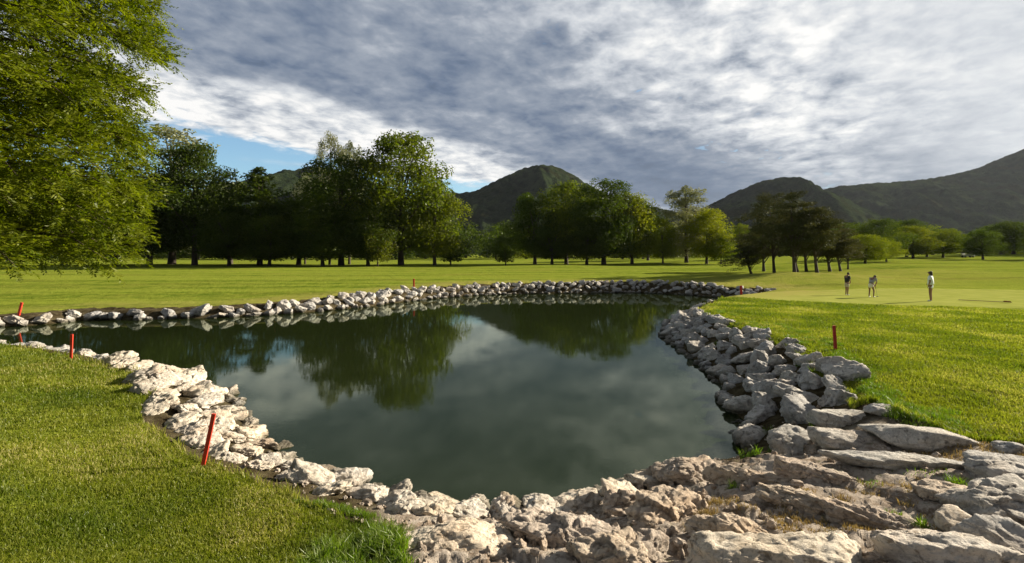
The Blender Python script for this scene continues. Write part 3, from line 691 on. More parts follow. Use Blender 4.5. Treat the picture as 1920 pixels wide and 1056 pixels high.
def tufts(name, label, spots, mat, seed, cat='weeds'):
    rs = np.random.RandomState(seed); X = []; Y = []; Hh = []; Wd = []
    for (x, y, rad, n, hg) in spots:
        rr_ = rad*np.sqrt(rs.rand(n)); a = rs.rand(n)*6.283
        X.append(x+rr_*np.cos(a)); Y.append(y+rr_*np.sin(a)); Hh.append(hg*(.45+.6*rs.rand(n))); Wd.append(np.full(n, .006+.02*hg)*(.7+.5*rs.rand(n)))
    X, Y, Hh, Wd = map(np.concatenate, (X, Y, Hh, Wd)); z, s, d = height(X, Y)
    ok = d > .03; X, Y, Hh, Wd, z = X[ok], Y[ok], Hh[ok], Wd[ok], z[ok]
    co, f, t = blades(X, Y, z, Hh, Wd, rs.uniform(.3, 1.0, len(X)), rs, rs.rand(len(X)))
    me = mesh_np(name, co, f, False); fattr(me, 'tint', t); tag(obj(name, me, mat), label, cat, kind='stuff')
def P_(px, py, z): return at(px, py, z)
tl = []
rs0 = random.Random(5)
for i in range(46):
    px = rs0.uniform(500, 750); py = rs0.uniform(960, 1075)
    if px < 520+(1075-py)*1.2: px += 110
    x, y = P_(px, py, .85); tl.append((x, y, .11, 110, rs0.uniform(.12, .22)))
for i in range(16):
    f_ = i/15; x, y = P_(560+f_*140, 922+f_*22, .55); tl.append((x, y, .09, 60, rs0.uniform(.06, .11)))
tufts('tall_grass', 'tall bright green grass clump beside the cream rocks at the bottom of the lawn', tl, M_WEED, 12, 'grass')
te = []
edge = [(1325,592),(1400,612),(1452,628),(1500,642),(1545,658),(1590,682),(1605,700),(1630,728),(1665,752),(1700,776),(1745,784),(1800,796)]
for i in range(150):
    k = rs0.uniform(0, len(edge)-1.001); j = int(k); f_ = k-j
    x, y = P_(edge[j][0]*(1-f_)+edge[j+1][0]*f_, edge[j][1]*(1-f_)+edge[j+1][1]*f_+rs0.uniform(-16, 6)*(1+j*.05), .9)
    te.append((x+rs0.uniform(-.1, .1), y, .16, 110, rs0.uniform(.07, .15)))
tufts('turf_fringe', 'ragged green grass fringe hanging over the stones of the shaded bank', te, M_WEED, 13, 'grass')
wl = []
for (px, py, z, n, hg, rad) in ((1795,890,.95,120,.13,.09),(1780,900,.95,60,.08,.08),(1735,895,.92,70,.08,.10),(1495,925,.85,80,.07,.06),(1670,930,.95,90,.08,.09),(1727,948,1.0,90,.11,.05),(1375,893,.68,70,.08,.07),
    (1560,882,.8,50,.07,.10),(1630,890,.85,50,.06,.12),(1240,885,.35,50,.14,.05),(950,940,.3,40,.16,.05),(960,950,.4,30,.12,.06),(1405,848,.35,110,.17,.15),(1500,700,.6,60,.12,.1),(1450,820,.45,70,.13,.12),(1345,640,.5,60,.14,.15),(1415,690,.5,60,.12,.12),(1530,775,.7,70,.12,.12),(1590,745,.75,110,.12,.16),(1660,760,.8,90,.10,.16),(1440,790,.4,60,.14,.10),(1715,868,.85,110,.05,.35),(1620,850,.8,60,.05,.2),(1850,858,1,60,.07,.2)):
    x, y = P_(px, py, z); wl.append((x, y, rad, n, hg))
tufts('rock_weeds', 'small bright green weeds growing between the stones of the outcrop', wl, M_WEED, 14)
wd_ = []
for i in range(90):
    px = rs0.uniform(1290, 1760); py = rs0.uniform(890, 985); x, y = P_(px, py, .85); wd_.append((x, y, .09, 40, rs0.uniform(.03, .07)))
for i in range(90):
    px = rs0.uniform(1720, 1990); py = rs0.uniform(795, 850); x, y = P_(px, py, .95); wd_.append((x, y, .16, 40, rs0.uniform(.04, .07)))
tufts('dry_grass', 'dry brown grass and stalks in the earth between the rocks', wd_, M_DRY, 15, 'grass')

# ------------------------------------------------------------------ tubes and trees
def tube(pts, rad, seg=7):
    pts = [Vector(p) for p in pts]; vs = []; fs2 = []
    for i, p in enumerate(pts):
        d = (pts[min(i+1, len(pts)-1)]-pts[max(i-1, 0)]).normalized(); a = d.orthogonal().normalized(); 
        if abs(d.z) > .5: a = (Vector((1, 0, 0))-d*d.x).normalized()
        b = d.cross(a)
        for k in range(seg):
            t = k/seg*2*math.pi; vs.append(p+(a*math.cos(t)+b*math.sin(t))*rad[i])
    for i in range(len(pts)-1):
        for k in range(seg): fs2.append((i*seg+k, i*seg+(k+1) % seg, (i+1)*seg+(k+1) % seg, (i+1)*seg+k))
    return np.array([v[:] for v in vs]), np.array(fs2)
def join(parts):
    off = 0; C_, F_ = [], []
    for c, f in parts: C_.append(c); F_.append(f+off); off += len(c)
    return np.vstack(C_), np.vstack(F_)
def leaves_quad(P, N, size, rs, aspect=.7):
    n = len(P); t = rs.normal(size=(n, 3)); t -= (t*N).sum(1)[:, None]*N; t /= np.linalg.norm(t, axis=1)[:, None]; b = np.cross(N, t)
    s = size*rs.uniform(.6, 1.3, n)[:, None]; a = t*s*.5; b = b*s*.5*aspect
    co = np.stack([P-a, P-b*.9+a*.1, P+a, P+b*.9+a*.1], 1).reshape(-1, 3)
    return co, np.arange(n*4).reshape(-1, 4)
def tree_mesh(seed, height_=20., width=14., trunk=.16, nclump=60, leaf=.42, per=260, shape='round', gaps=.12, low=.08, limbs=9, clump_r=.17):
    rs = np.random.RandomState(seed); Cc = []; Rc = []
    cb = height_*low; ch = height_-cb; 
    for k in range(nclump*3):
        if len(Cc) >= nclump: break
        u = rs.uniform(0.02, .97); th = rs.uniform(0, 2*math.pi)
        if shape == 'round': prof = math.sin(math.pi*min(1, u*.86+.10))**.62
        elif shape == 'plane': prof = (math.sin(math.pi*min(1, u*.80+.17))**.7)
        elif shape == 'tall': prof = math.sin(math.pi*min(1, u*.85+.10))**.5
        elif shape == 'cone': prof = (1-u)**.75*.95+.08
        elif shape == 'pine': prof = (math.sin(math.pi*min(1, u*.72+.20))**1.0)
        lob = 1+.22*math.sin(3*th+seed+u*5)+.12*math.sin(5*th-seed*2+u*9)
        rr_ = width/2*prof*lob*(rs.rand()**.45)*(1-clump_r*.5)
        c = np.array([rr_*math.cos(th), rr_*math.sin(th), cb+ch*u])
        r = width*clump_r*rs.uniform(.6, 1.25)*(.75+.5*prof)*(1-.35*u)
        Cc.append(c); Rc.append(r)
    Cc = np.array(Cc); Rc = np.array(Rc)
    if shape == 'pine':   # flat layered pads
        sc3 = np.array([1.25, 1.25, .42])
    elif shape == 'cone': sc3 = np.array([1.1, 1.1, .6])
    else: sc3 = np.array([1.0, 1.0, .78])
    Ps, Ns, Ts = [], [], []
    for c, r in zip(Cc, Rc):
        n = int(per*(r/(width*clump_r))**2)+20
        d = rs.normal(size=(n, 3)); d /= np.linalg.norm(d, axis=1)[:, None]
        bump_ = 1+.35*fbm(d*2.2+c*.3, 2, seed)
        rad = r*(1-.55*rs.rand(n)**2.2)*bump_
        p = c+d*rad[:, None]*sc3
        nn = d*.8+rs.normal(size=(n, 3))*.55+np.array([0, 0, .25]); nn /= np.linalg.norm(nn, axis=1)[:, None]
        keep = rs.rand(n) > gaps
        keep &= p[:, 2] > cb*(.75+.5*rs.rand(n))
        Ps.append(p[keep]); Ns.append(nn[keep]); Ts.append(np.full(keep.sum(), rs.rand()*.45)+rs.rand(keep.sum())*.55)
    P = np.vstack(Ps); N = np.vstack(Ns); T = np.concatenate(Ts)
    co, f = leaves_quad(P, N, leaf, rs)
    crown = mesh_np('crown', co, f, False); fattr(crown, 'tint', np.repeat(T, 4))
    tr = height_*trunk*.11
    top = .86 if shape in ('tall', 'cone', 'pine') else .7
    bend = rs.uniform(-.02, .02, 2)*height_
    pts = [(0, 0, -.4), (0, 0, .15), (bend[0]*.2, bend[1]*.2, height_*.12), (bend[0]*.6, bend[1]*.5, height_*.35), (bend[0], bend[1], height_*top)]
    parts = [tube(pts, [tr*1.9, tr*1.35, tr, tr*.8, tr*.15], 9)]
    for k in range(limbs):
        c = Cc[rs.randint(len(Cc))]; z0 = max(height_*.10, c[2]*rs.uniform(.35, .7)); fz = z0/(height_*top); b0 = np.array([bend[0]*fz, bend[1]*fz, z0])
        md = (b0+c)/2+np.array([0, 0, .04*height_*rs.uniform(-.3, 1)])
        parts.append(tube([b0, md, c], [tr*.5, tr*.32, tr*.08], 5))
    tc, tf = join(parts)
    return crown, mesh_np('trunk', tc, tf), height_, width
T_ROUND = [tree_mesh(1, 20, 15, .17, 95, .46, 230, 'round', .08, .13), tree_mesh(2, 20, 14, .17, 85, .46, 250, 'round', .12, .15), tree_mesh(3, 20, 16, .17, 95, .48, 230, 'round', .15, .12)]
T_PLANE = [tree_mesh(4, 24, 19, .17, 150, .46, 240, 'plane', .08, .12, 12, .13), tree_mesh(5, 24, 18, .17, 140, .46, 240, 'plane', .12, .13, 12, .13)]
T_TALL = [tree_mesh(6, 22, 9, .12, 90, .36, 240, 'tall', .1, .08, 16, .17), tree_mesh(7, 22, 10, .12, 80, .34, 190, 'tall', .2, .10, 20, .16)]
T_CONE = [tree_mesh(8, 20, 11, .14, 90, .40, 210, 'cone', .1, .11, 10, .14), tree_mesh(9, 20, 10, .14, 80, .40, 210, 'cone', .15, .10, 10, .15)]
T_PINE = [tree_mesh(10, 11, 6.4, .14, 60, .20, 270, 'pine', .10, .30, 16, .15), tree_mesh(11, 11, 6.8, .14, 56, .20, 280, 'pine', .12, .35, 16, .16), tree_mesh(12, 11, 6.0, .14, 62, .20, 260, 'pine', .10, .27, 16, .15)]
T_FAR = [tree_mesh(13+i, 14, 13, .17, 42, .62, 110, 'round', .08, .04, 5, .2) for i in range(3)]
T_SMALL = [tree_mesh(20, 6, 5.4, .16, 42, .22, 190, 'round', .1, .14, 9, .19), tree_mesh(21, 6, 5.0, .16, 40, .22, 200, 'round', .15, .12, 9, .19)]
def tree(name, proto, px, D, top_px, wpx, mat, label, cat='tree', group=None, lean=0., yaw=None, tmat=None, y_adj=0):
    crown, trunk, h0, w0 = proto
    x = atD(px, D); z = hz_at(x, D)-.05
    ht = H+(HY-top_px)/F*D-z; wd = wpx/F*D
    o = empty(name, (x, D, z), rnd.uniform(0, 6.28) if yaw is None else yaw, (wd/w0, wd/w0, ht/h0))
    if lean: o.rotation_euler = (0, R(lean), rnd.uniform(-.2, .2))
    obj('trunk', trunk, tmat or M_BARK, o); obj('crown', crown, mat, o)
    return tag(o, label, cat, group)
GL = 'trees of the dark grove'
#  px, D, top, width
tree('poplar_tree', T_TALL[1], 322, 104, 236, 190, M_PALE, 'tall silvery poplar rising behind the dark grove, next to the feathery tree', group=GL)
tree('broadleaf_tree', T_PLANE[0], 365, 97, 272, 180, M_DARK, 'large dark broadleaf under the silvery poplar', group=GL)
tree('broadleaf_tree', T_ROUND[1], 280, 96, 325, 170, M_DARK, 'dark broadleaf half hidden by the feathery tree', group=GL)
tree('conifer_tree', T_CONE[0], 487, 98, 308, 150, M_DARK, 'dark pointed conifer with sky on both sides of its top', group=GL)
tree('conifer_tree', T_CONE[1], 432, 108, 352, 110, M_DARK, 'lower dark conifer in the notch behind the pointed one', group=GL)
tree('broadleaf_tree', T_ROUND[0], 560, 99, 372, 150, M_DARK, 'dark broadleaf below the wooded hill crest in the grove', group=GL)
tree('poplar_tree', T_TALL[1], 618, 104, 246, 62, M_PALE, 'thin whitish poplar poking out of the grove, taller of two', group=GL)
tree('poplar_tree', T_TALL[0], 655, 106, 262, 60, M_PALE, 'thin pale poplar directly beside the whitish one', group=GL)
tree('poplar_tree', T_TALL[1], 572, 107, 325, 50, M_PALE, 'short pale treetop above the dark broadleaf in the grove', group=GL)
tree('broadleaf_tree', T_PLANE[1], 640, 96, 290, 190, M_DARK, 'wide dark broadleaf in front of the two pale poplars', group=GL)
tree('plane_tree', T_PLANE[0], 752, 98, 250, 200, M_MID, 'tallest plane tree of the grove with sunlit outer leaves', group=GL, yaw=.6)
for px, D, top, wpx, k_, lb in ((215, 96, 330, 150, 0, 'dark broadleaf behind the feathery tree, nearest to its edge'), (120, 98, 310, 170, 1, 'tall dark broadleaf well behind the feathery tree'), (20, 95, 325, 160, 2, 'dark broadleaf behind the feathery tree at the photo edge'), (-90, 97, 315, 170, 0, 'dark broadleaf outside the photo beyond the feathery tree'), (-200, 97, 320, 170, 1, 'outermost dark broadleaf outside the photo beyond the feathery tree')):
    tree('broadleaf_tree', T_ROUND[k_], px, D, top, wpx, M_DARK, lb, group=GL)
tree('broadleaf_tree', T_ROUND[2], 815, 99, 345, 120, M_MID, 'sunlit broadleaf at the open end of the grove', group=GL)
tree('broadleaf_tree', T_ROUND[1], 690, 92, 385, 110, M_DARK, 'low broadleaf in front of the tallest plane tree', group=GL)
tree('broadleaf_tree', T_ROUND[0], 605, 90, 395, 125, M_DARK, 'low round broadleaf with hanging branches mid grove', group=GL)
tree('broadleaf_tree', T_ROUND[2], 505, 91, 405, 120, M_DARK, 'low dark broadleaf in front of the pointed conifer', group=GL)
tree('broadleaf_tree', T_ROUND[1], 430, 92, 400, 110, M_DARK, 'low dark broadleaf between the large broadleaf and the conifer', group=GL)
tree('sapling', T_SMALL[0], 708, 90, 428, 60, M_MID, 'small leafy tree under the tallest plane tree', group=GL)
tree('sapling', T_SMALL[1], 845, 104, 440, 60, M_DARK, 'small dark tree at the foot of the sunlit broadleaf', group=GL)
GC = 'trees of the middle grove'
tree('broadleaf_tree', T_ROUND[1], 1003, 112, 362, 105, M_DARK, 'dark broadleaf at the start of the middle grove below the pointed hill', group=GC)
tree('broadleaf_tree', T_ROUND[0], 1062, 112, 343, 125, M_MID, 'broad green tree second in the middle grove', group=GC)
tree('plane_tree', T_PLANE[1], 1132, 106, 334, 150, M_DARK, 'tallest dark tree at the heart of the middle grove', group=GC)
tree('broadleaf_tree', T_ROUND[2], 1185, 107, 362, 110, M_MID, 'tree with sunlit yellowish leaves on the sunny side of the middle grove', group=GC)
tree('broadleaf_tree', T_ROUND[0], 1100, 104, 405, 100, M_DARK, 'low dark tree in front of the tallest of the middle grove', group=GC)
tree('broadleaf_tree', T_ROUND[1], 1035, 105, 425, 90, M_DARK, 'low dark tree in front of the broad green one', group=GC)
tree('broadleaf_tree', T_ROUND[2], 1243, 108, 410, 62, M_YGREEN, 'small yellow green tree between the middle grove and the pale poplar', group=GC)
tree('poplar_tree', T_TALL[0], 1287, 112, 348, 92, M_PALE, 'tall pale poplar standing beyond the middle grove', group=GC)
tree('broadleaf_tree', T_ROUND[0], 1325, 106, 392, 90, M_YGREEN, 'yellow green tree beside the tall pale poplar', group=GC)
tree('sapling', T_SMALL[0], 1352, 104, 442, 56, M_MID, 'small round tree at the foot of the yellow green one', group=GC)
tree('sapling', T_SMALL[1], 948, 96, 440, 48, M_DARK, 'small dark tree standing alone before the middle grove', group=GC)
tree('poplar_tree', T_TALL[0], 1388, 130, 418, 40, M_MID, 'narrow green poplar behind the leaning pine', group=GC)
tree('broadleaf_tree', T_ROUND[1], 1215, 135, 400, 80, M_DARK, 'dark tree seen behind the small yellow green tree', group=GC)
tree('broadleaf_tree', T_ROUND[2], 1420, 128, 430, 80, M_DARK, 'dark tree behind the first tall pine', group=GC)
GP = 'pines beyond the pond'
pines = [(1410, 55, 455, 84, -14, 0, 'small leaning pine standing apart from the pine clump'), (1452, 56, 360, 98, -4, 1, 'tall pine at the near end of the pine clump'),
 (1490, 50.5, 355, 100, -2, 2, 'tallest foremost pine in the clump'), (1532, 50.5, 378, 104, -4, 0, 'second foremost pine with a straight bare trunk'), (1496, 60, 405, 84, -12, 1, 'pine with a leaning trunk inside the clump'),
 (1556, 58, 408, 84, -7, 2, 'pine behind the foremost two'), (1576, 57, 430, 76, -8, 0, 'lower pine at the sunny end of the clump'), (1432, 66, 402, 80, 0, 2, 'pine seen behind the first tall one'),
 (1590, 64, 446, 56, 0, 1, 'last low pine of the clump beside the yellow green trees'), (1512, 62, 392, 86, -3, 0, 'pine whose top fills the middle of the clump')]
for px, D, top, wpx, lean, k, lb in pines:
    tree('pine_tree', T_PINE[k], px, D, top, wpx, M_PINE, lb, 'pine', GP, lean=lean)
GR = 'trees along the right hand fairway'
for px, D, top, wpx, mt, nm, lb in [
 (1622,86,440,84,M_YGREEN,0,'bright yellow green tree beside the pine clump'),(1662,92,450,56,M_YGREEN,1,'smaller yellow green tree beside the bright one'),(1648,110,412,100,M_DARK,2,'tall dark tree behind the yellow green pair'),
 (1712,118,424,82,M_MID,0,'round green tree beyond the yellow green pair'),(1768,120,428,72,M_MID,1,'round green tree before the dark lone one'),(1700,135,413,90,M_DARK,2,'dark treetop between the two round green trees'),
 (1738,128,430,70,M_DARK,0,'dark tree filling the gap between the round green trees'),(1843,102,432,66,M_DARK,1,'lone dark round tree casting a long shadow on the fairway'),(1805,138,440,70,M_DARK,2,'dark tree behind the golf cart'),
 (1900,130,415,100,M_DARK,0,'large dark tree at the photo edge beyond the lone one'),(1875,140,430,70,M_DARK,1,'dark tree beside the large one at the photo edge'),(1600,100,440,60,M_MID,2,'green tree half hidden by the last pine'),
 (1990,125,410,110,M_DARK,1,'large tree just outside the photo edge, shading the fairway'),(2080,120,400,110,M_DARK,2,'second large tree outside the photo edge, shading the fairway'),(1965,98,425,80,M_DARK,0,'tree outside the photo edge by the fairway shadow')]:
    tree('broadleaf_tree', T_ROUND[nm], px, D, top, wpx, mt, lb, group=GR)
# row of woodland behind the far fairway
k = 0
for base, n, D0, tops, words in ((0, 34, 185, (418, 448), 'nearer'), (1, 34, 235, (412, 440), 'farther')):
    for i in range(n):
        px = -40+i*60+rnd.uniform(-18, 18)+base*30; D = D0+rnd.uniform(-14, 14)
        if px > 2000: continue
        tree('woodland_tree', T_FAR[k % 3], px, D, rnd.uniform(*tops), rnd.uniform(70, 100), M_DARK if rnd.random() < .75 else M_MID, f'{ordn(i+1)} tree from the left in the {words} woodland row behind the fairways', group='woodland behind the fairways'); k += 1

# ------------------------------------------------------------------ feathery tree at the upper left
def feathery():
    rs = np.random.RandomState(77); bx, by = -13.4, 10.6; bz = hz_at(bx, by); root = empty('feathery_tree', (bx, by, bz))
    Htop = 15.0
    def reach(z):   # crown radius at world height z
        return np.interp(z, [2.4, 3.0, 3.4, 4.2, 4.8, 5.6, 6.0, 6.4, 6.9, 7.6, 8.3, 10, 12, 14, 15.2], [4.4, 5.3, 5.9, 5.9, 6.0, 6.0, 5.3, 5.6, 6.7, 6.5, 6.0, 5.4, 4.2, 2.2, .3])
    tp = [tube([(0, 0, -.3), (0, 0, .4), (.05, 0, 3), (.1, .05, 8), (0, 0, Htop-.5)], [.62, .42, .32, .2, .03], 12)]
    br = []; SP = []; SD = []; SL = []
    nb = 370
    for k in range(nb):
        ze = 3.15+ (Htop-3.65)*rs.rand()**1.25; az = rs.uniform(0, 2*math.pi)
        if k % 3: az = rs.uniform(-1.9, 1.0)    # denser towards the pond
        Rr = float(reach(ze+bz*0))*rs.uniform(.70, 1.0)*(1+.06*math.sin(az*7+ze*3))
        if k % 4 == 0: Rr *= rs.uniform(.45, .8)
        for _ in range(14):     # the side towards the open lawn is drawn in by the wind
            X_ = bx+math.cos(az)*(Rr+.3); Y_ = by+math.sin(az)*(Rr+.3)
            if Y_ < 1 or CX+X_/Y_*F < np.interp(HY-(ze-H)/Y_*F, [0, 60, 150, 185, 205, 240, 300, 350, 420, 480, 530], [300, 325, 335, 295, 255, 270, 285, 295, 282, 275, 245]): break
            Rr *= .95
        z0 = max(1.8, ze-rs.uniform(-.2, 1.2)); dirv = np.array([math.cos(az), math.sin(az), 0])
        p0 = np.array([0, 0, z0-bz*0]); p2 = dirv*Rr+np.array([0, 0, ze-bz]); p1 = (p0+p2)/2+np.array([0, 0, .45+rs.rand()*.5])
        p15 = p1*.35+p2*.65+np.array([0, 0, .28])
        br.append(tube([p0, p1, p15, p2], [.055, .030, .016, .006], 5))
        # secondary twigs with sprays
        for j in range(34):
            t = .38+.62*rs.rand()**.7
            q = p0*(1-t)**2+2*p1*t*(1-t)+p2*t*t+np.array([0, 0, .15*t])
            side = rs.uniform(-1, 1); perp = np.array([-dirv[1], dirv[0], 0])
            d = dirv*rs.uniform(.35, 1)+perp*side*1.0+np.array([0, 0, rs.uniform(-.55, .65)]); d /= np.linalg.norm(d)
            L = rs.uniform(.35, .95)*(1.15-.45*t)
            for m in range(3):
                a = (m+.6)/3
                SP.append(q+d*L*a+rs.normal(size=3)*.07); dd = d+rs.normal(size=3)*.35+np.array([0, 0, -.30*a]); SD.append(dd/np.linalg.norm(dd)); SL.append(rs.uniform(.28, .50))
    SP, SD, SL = np.array(SP), np.array(SD), np.array(SL)
    n = len(SP); K = 18
    up = np.array([0, 0, 1.0]); side = np.cross(SD, up); side /= np.linalg.norm(side, axis=1)[:, None]+1e-6; nrm = np.cross(side, SD)
    tt = (np.arange(K)+.5)/K
    base = SP[:, None]+SD[:, None]*(SL[:, None]*tt[None])[..., None]+np.array([0, 0, -.10])*(tt[None]**2)[..., None]*SL[:, None, None]
    sg = np.where(np.arange(K) % 2, 1., -1.)[None, :, None]
    ld = side[:, None]*sg*rs.uniform(.6, 1.1, (n, K, 1))+SD[:, None]*rs.uniform(.4, 1.1, (n, K, 1))+nrm[:, None]*rs.uniform(-.45, .35, (n, K, 1)); ld /= np.linalg.norm(ld, axis=2)[..., None]
    ll = (rs.uniform(.09, .17, (n, K))*(1-.45*tt[None]))[..., None]
    wv = np.cross(ld, nrm[:, None]+rs.normal(size=(n, K, 3))*.5); wv /= np.linalg.norm(wv, axis=2)[..., None]+1e-6; ww = .017
    A = base-wv*ww*.5; B = base+wv*ww*.5+0; Cm = base+ld*ll*.5+wv*ww; Dm = base+ld*ll
    co = np.stack([base, Cm, Dm, base+ld*ll*.5-wv*ww], 2).reshape(-1, 3)
    me = mesh_np('crown', co, np.arange(len(co)).reshape(-1, 4), False)
    fattr(me, 'tint', np.repeat(np.clip(np.repeat(rs.rand(n), K)*.6+rs.rand(n*K)*.4, 0, 1), 4))
    c, f = join(tp); obj('trunk', mesh_np('trunk', c, f), M_BARK, root)
    c, f = join(br); obj('branches', mesh_np('branches', c, f), M_TWIG, root)
    obj('crown', me, M_CYP, root)
    tag(root, 'large feathery bright green tree overhanging the lawn, nearest of all trees', 'tree')
feathery()

# ------------------------------------------------------------------ marker stakes
M_RED = plain('sun_faded_red_paint', (.62, .045, .02), .55, 14, .18, .3)
M_DARKRED = plain('dark_red_paint', (.40, .015, .02), .5, 14, .2, .3)
def stake(px, pb, pt, lean_px, zg, wpx, label, mat=M_RED):
    x, y = at(px, pb, zg); z = hz_at(x, y); D = y; hgt = (pb-pt)/F*D; wd = max(.035, wpx/F*D)
    bm = bmesh.new(); bmesh.ops.create_cube(bm, size=1)
    for v in bm.verts: v.co = Vector((v.co.x*wd, v.co.y*wd*.6, (v.co.z+.5)*(hgt+.15)-.15))
    bmesh.ops.bevel(bm, geom=bm.edges[:], offset=wd*.08, segments=1)
    me = bpy.data.meshes.new('marker_stake'); bm.to_mesh(me); bm.free()
    o = obj('marker_stake', me, mat, None, (x, y, z), (rnd.uniform(-.03, .03), math.atan2(lean_px, pb-pt), rnd.uniform(-.2, .2)))
    tag(o, label, 'stake', 'red hazard stakes around the pond')
for a in [(380,862,762,19,.50,7,'tall bright red stake leaning beside the cream rocks, nearest to the viewer'), (133,685,638,1,.40,4,'upright red stake at the far end of the near lawn'),
          (35,588,563,6,.5,4,'red stake leaning over on the far bank beyond the inlet'), (515,573,552,0,.6,3,'thin red stake above the smallest stones of the far bank'), (776,538,522,0,.8,3,'thin red stake behind the boulders where the far bank bends'),
          (1004,534,522,0,.8,2.5,'small red stake on the far lawn below the pointed hill'), (1125,539,526,0,.8,2.5,'small red stake on the far lawn below the middle grove'), (1303,539,526,0,.9,2.5,'small red stake on the dry mound of the far bank'),
          (1390,564,547,-1,.4,4,'dark red stake at the narrow end of the pond',M_DARKRED), (1567,659,610,-5,.95,5,'dark red stake in the turf above the shaded boulders',M_DARKRED)]:
    stake(*a)

# ------------------------------------------------------------------ golfers
M_SKIN = plain('tanned_skin', (.23, .12, .075), .55, 30, .12, .05); M_HAIR = plain('dark_hair', (.018, .012, .010), .6, 60, .4, .4)
M_WHITE = plain('white_polo', (.74, .82, .90), .85, 30, .06, .1); M_CREAM = plain('cream_cloth', (.72, .68, .62), .85, 30, .06, .1)
M_GREYT = plain('grey_top', (.30, .30, .33), .85, 30, .1, .1); M_BLACK = plain('black_shirt', (.018, .02, .026), .85, 30, .2, .1)
M_BEIGE = plain('beige_shorts', (.50, .43, .34), .85, 30, .1, .1); M_SHOE = plain('white_shoe', (.75, .74, .72), .5, 30, .05, .05)
M_STEEL = plain('club_steel', (.25, .25, .26), .3, 30, .1, 0)
def skin_obj(name, chains, mat, parent, sub=2):
    """chains: lists of (point, radius); points within 1 mm are welded, first point is the root"""
    vs = []; es = []; rad = []
    def vid(p, r):
        for i, q in enumerate(vs):
            if (Vector(q)-Vector(p)).length < 1e-3: return i
        vs.append(tuple(p)); rad.append(r); return len(vs)-1
    for ch in chains:
        prev = None
        for p, r in ch:
            i = vid(p, r)
            if prev is not None and prev != i: es.append((prev, i))
            prev = i
    me = bpy.data.meshes.new(name); me.from_pydata(vs, es, []); me.update()
    o = obj(name, me, None, parent)
    me.materials.append(mat)
    md = o.modifiers.new('skin', 'SKIN'); md.use_smooth_shade = True; md.use_x_symmetry = False
    sv = me.skin_vertices[0].data
    for i, r in enumerate(rad):
        sv[i].radius = r if isinstance(r, tuple) else (r, r)
    sv[0].use_root = True
    s = o.modifiers.new('sub', 'SUBSURF'); s.levels = sub; s.render_levels = sub
    return o
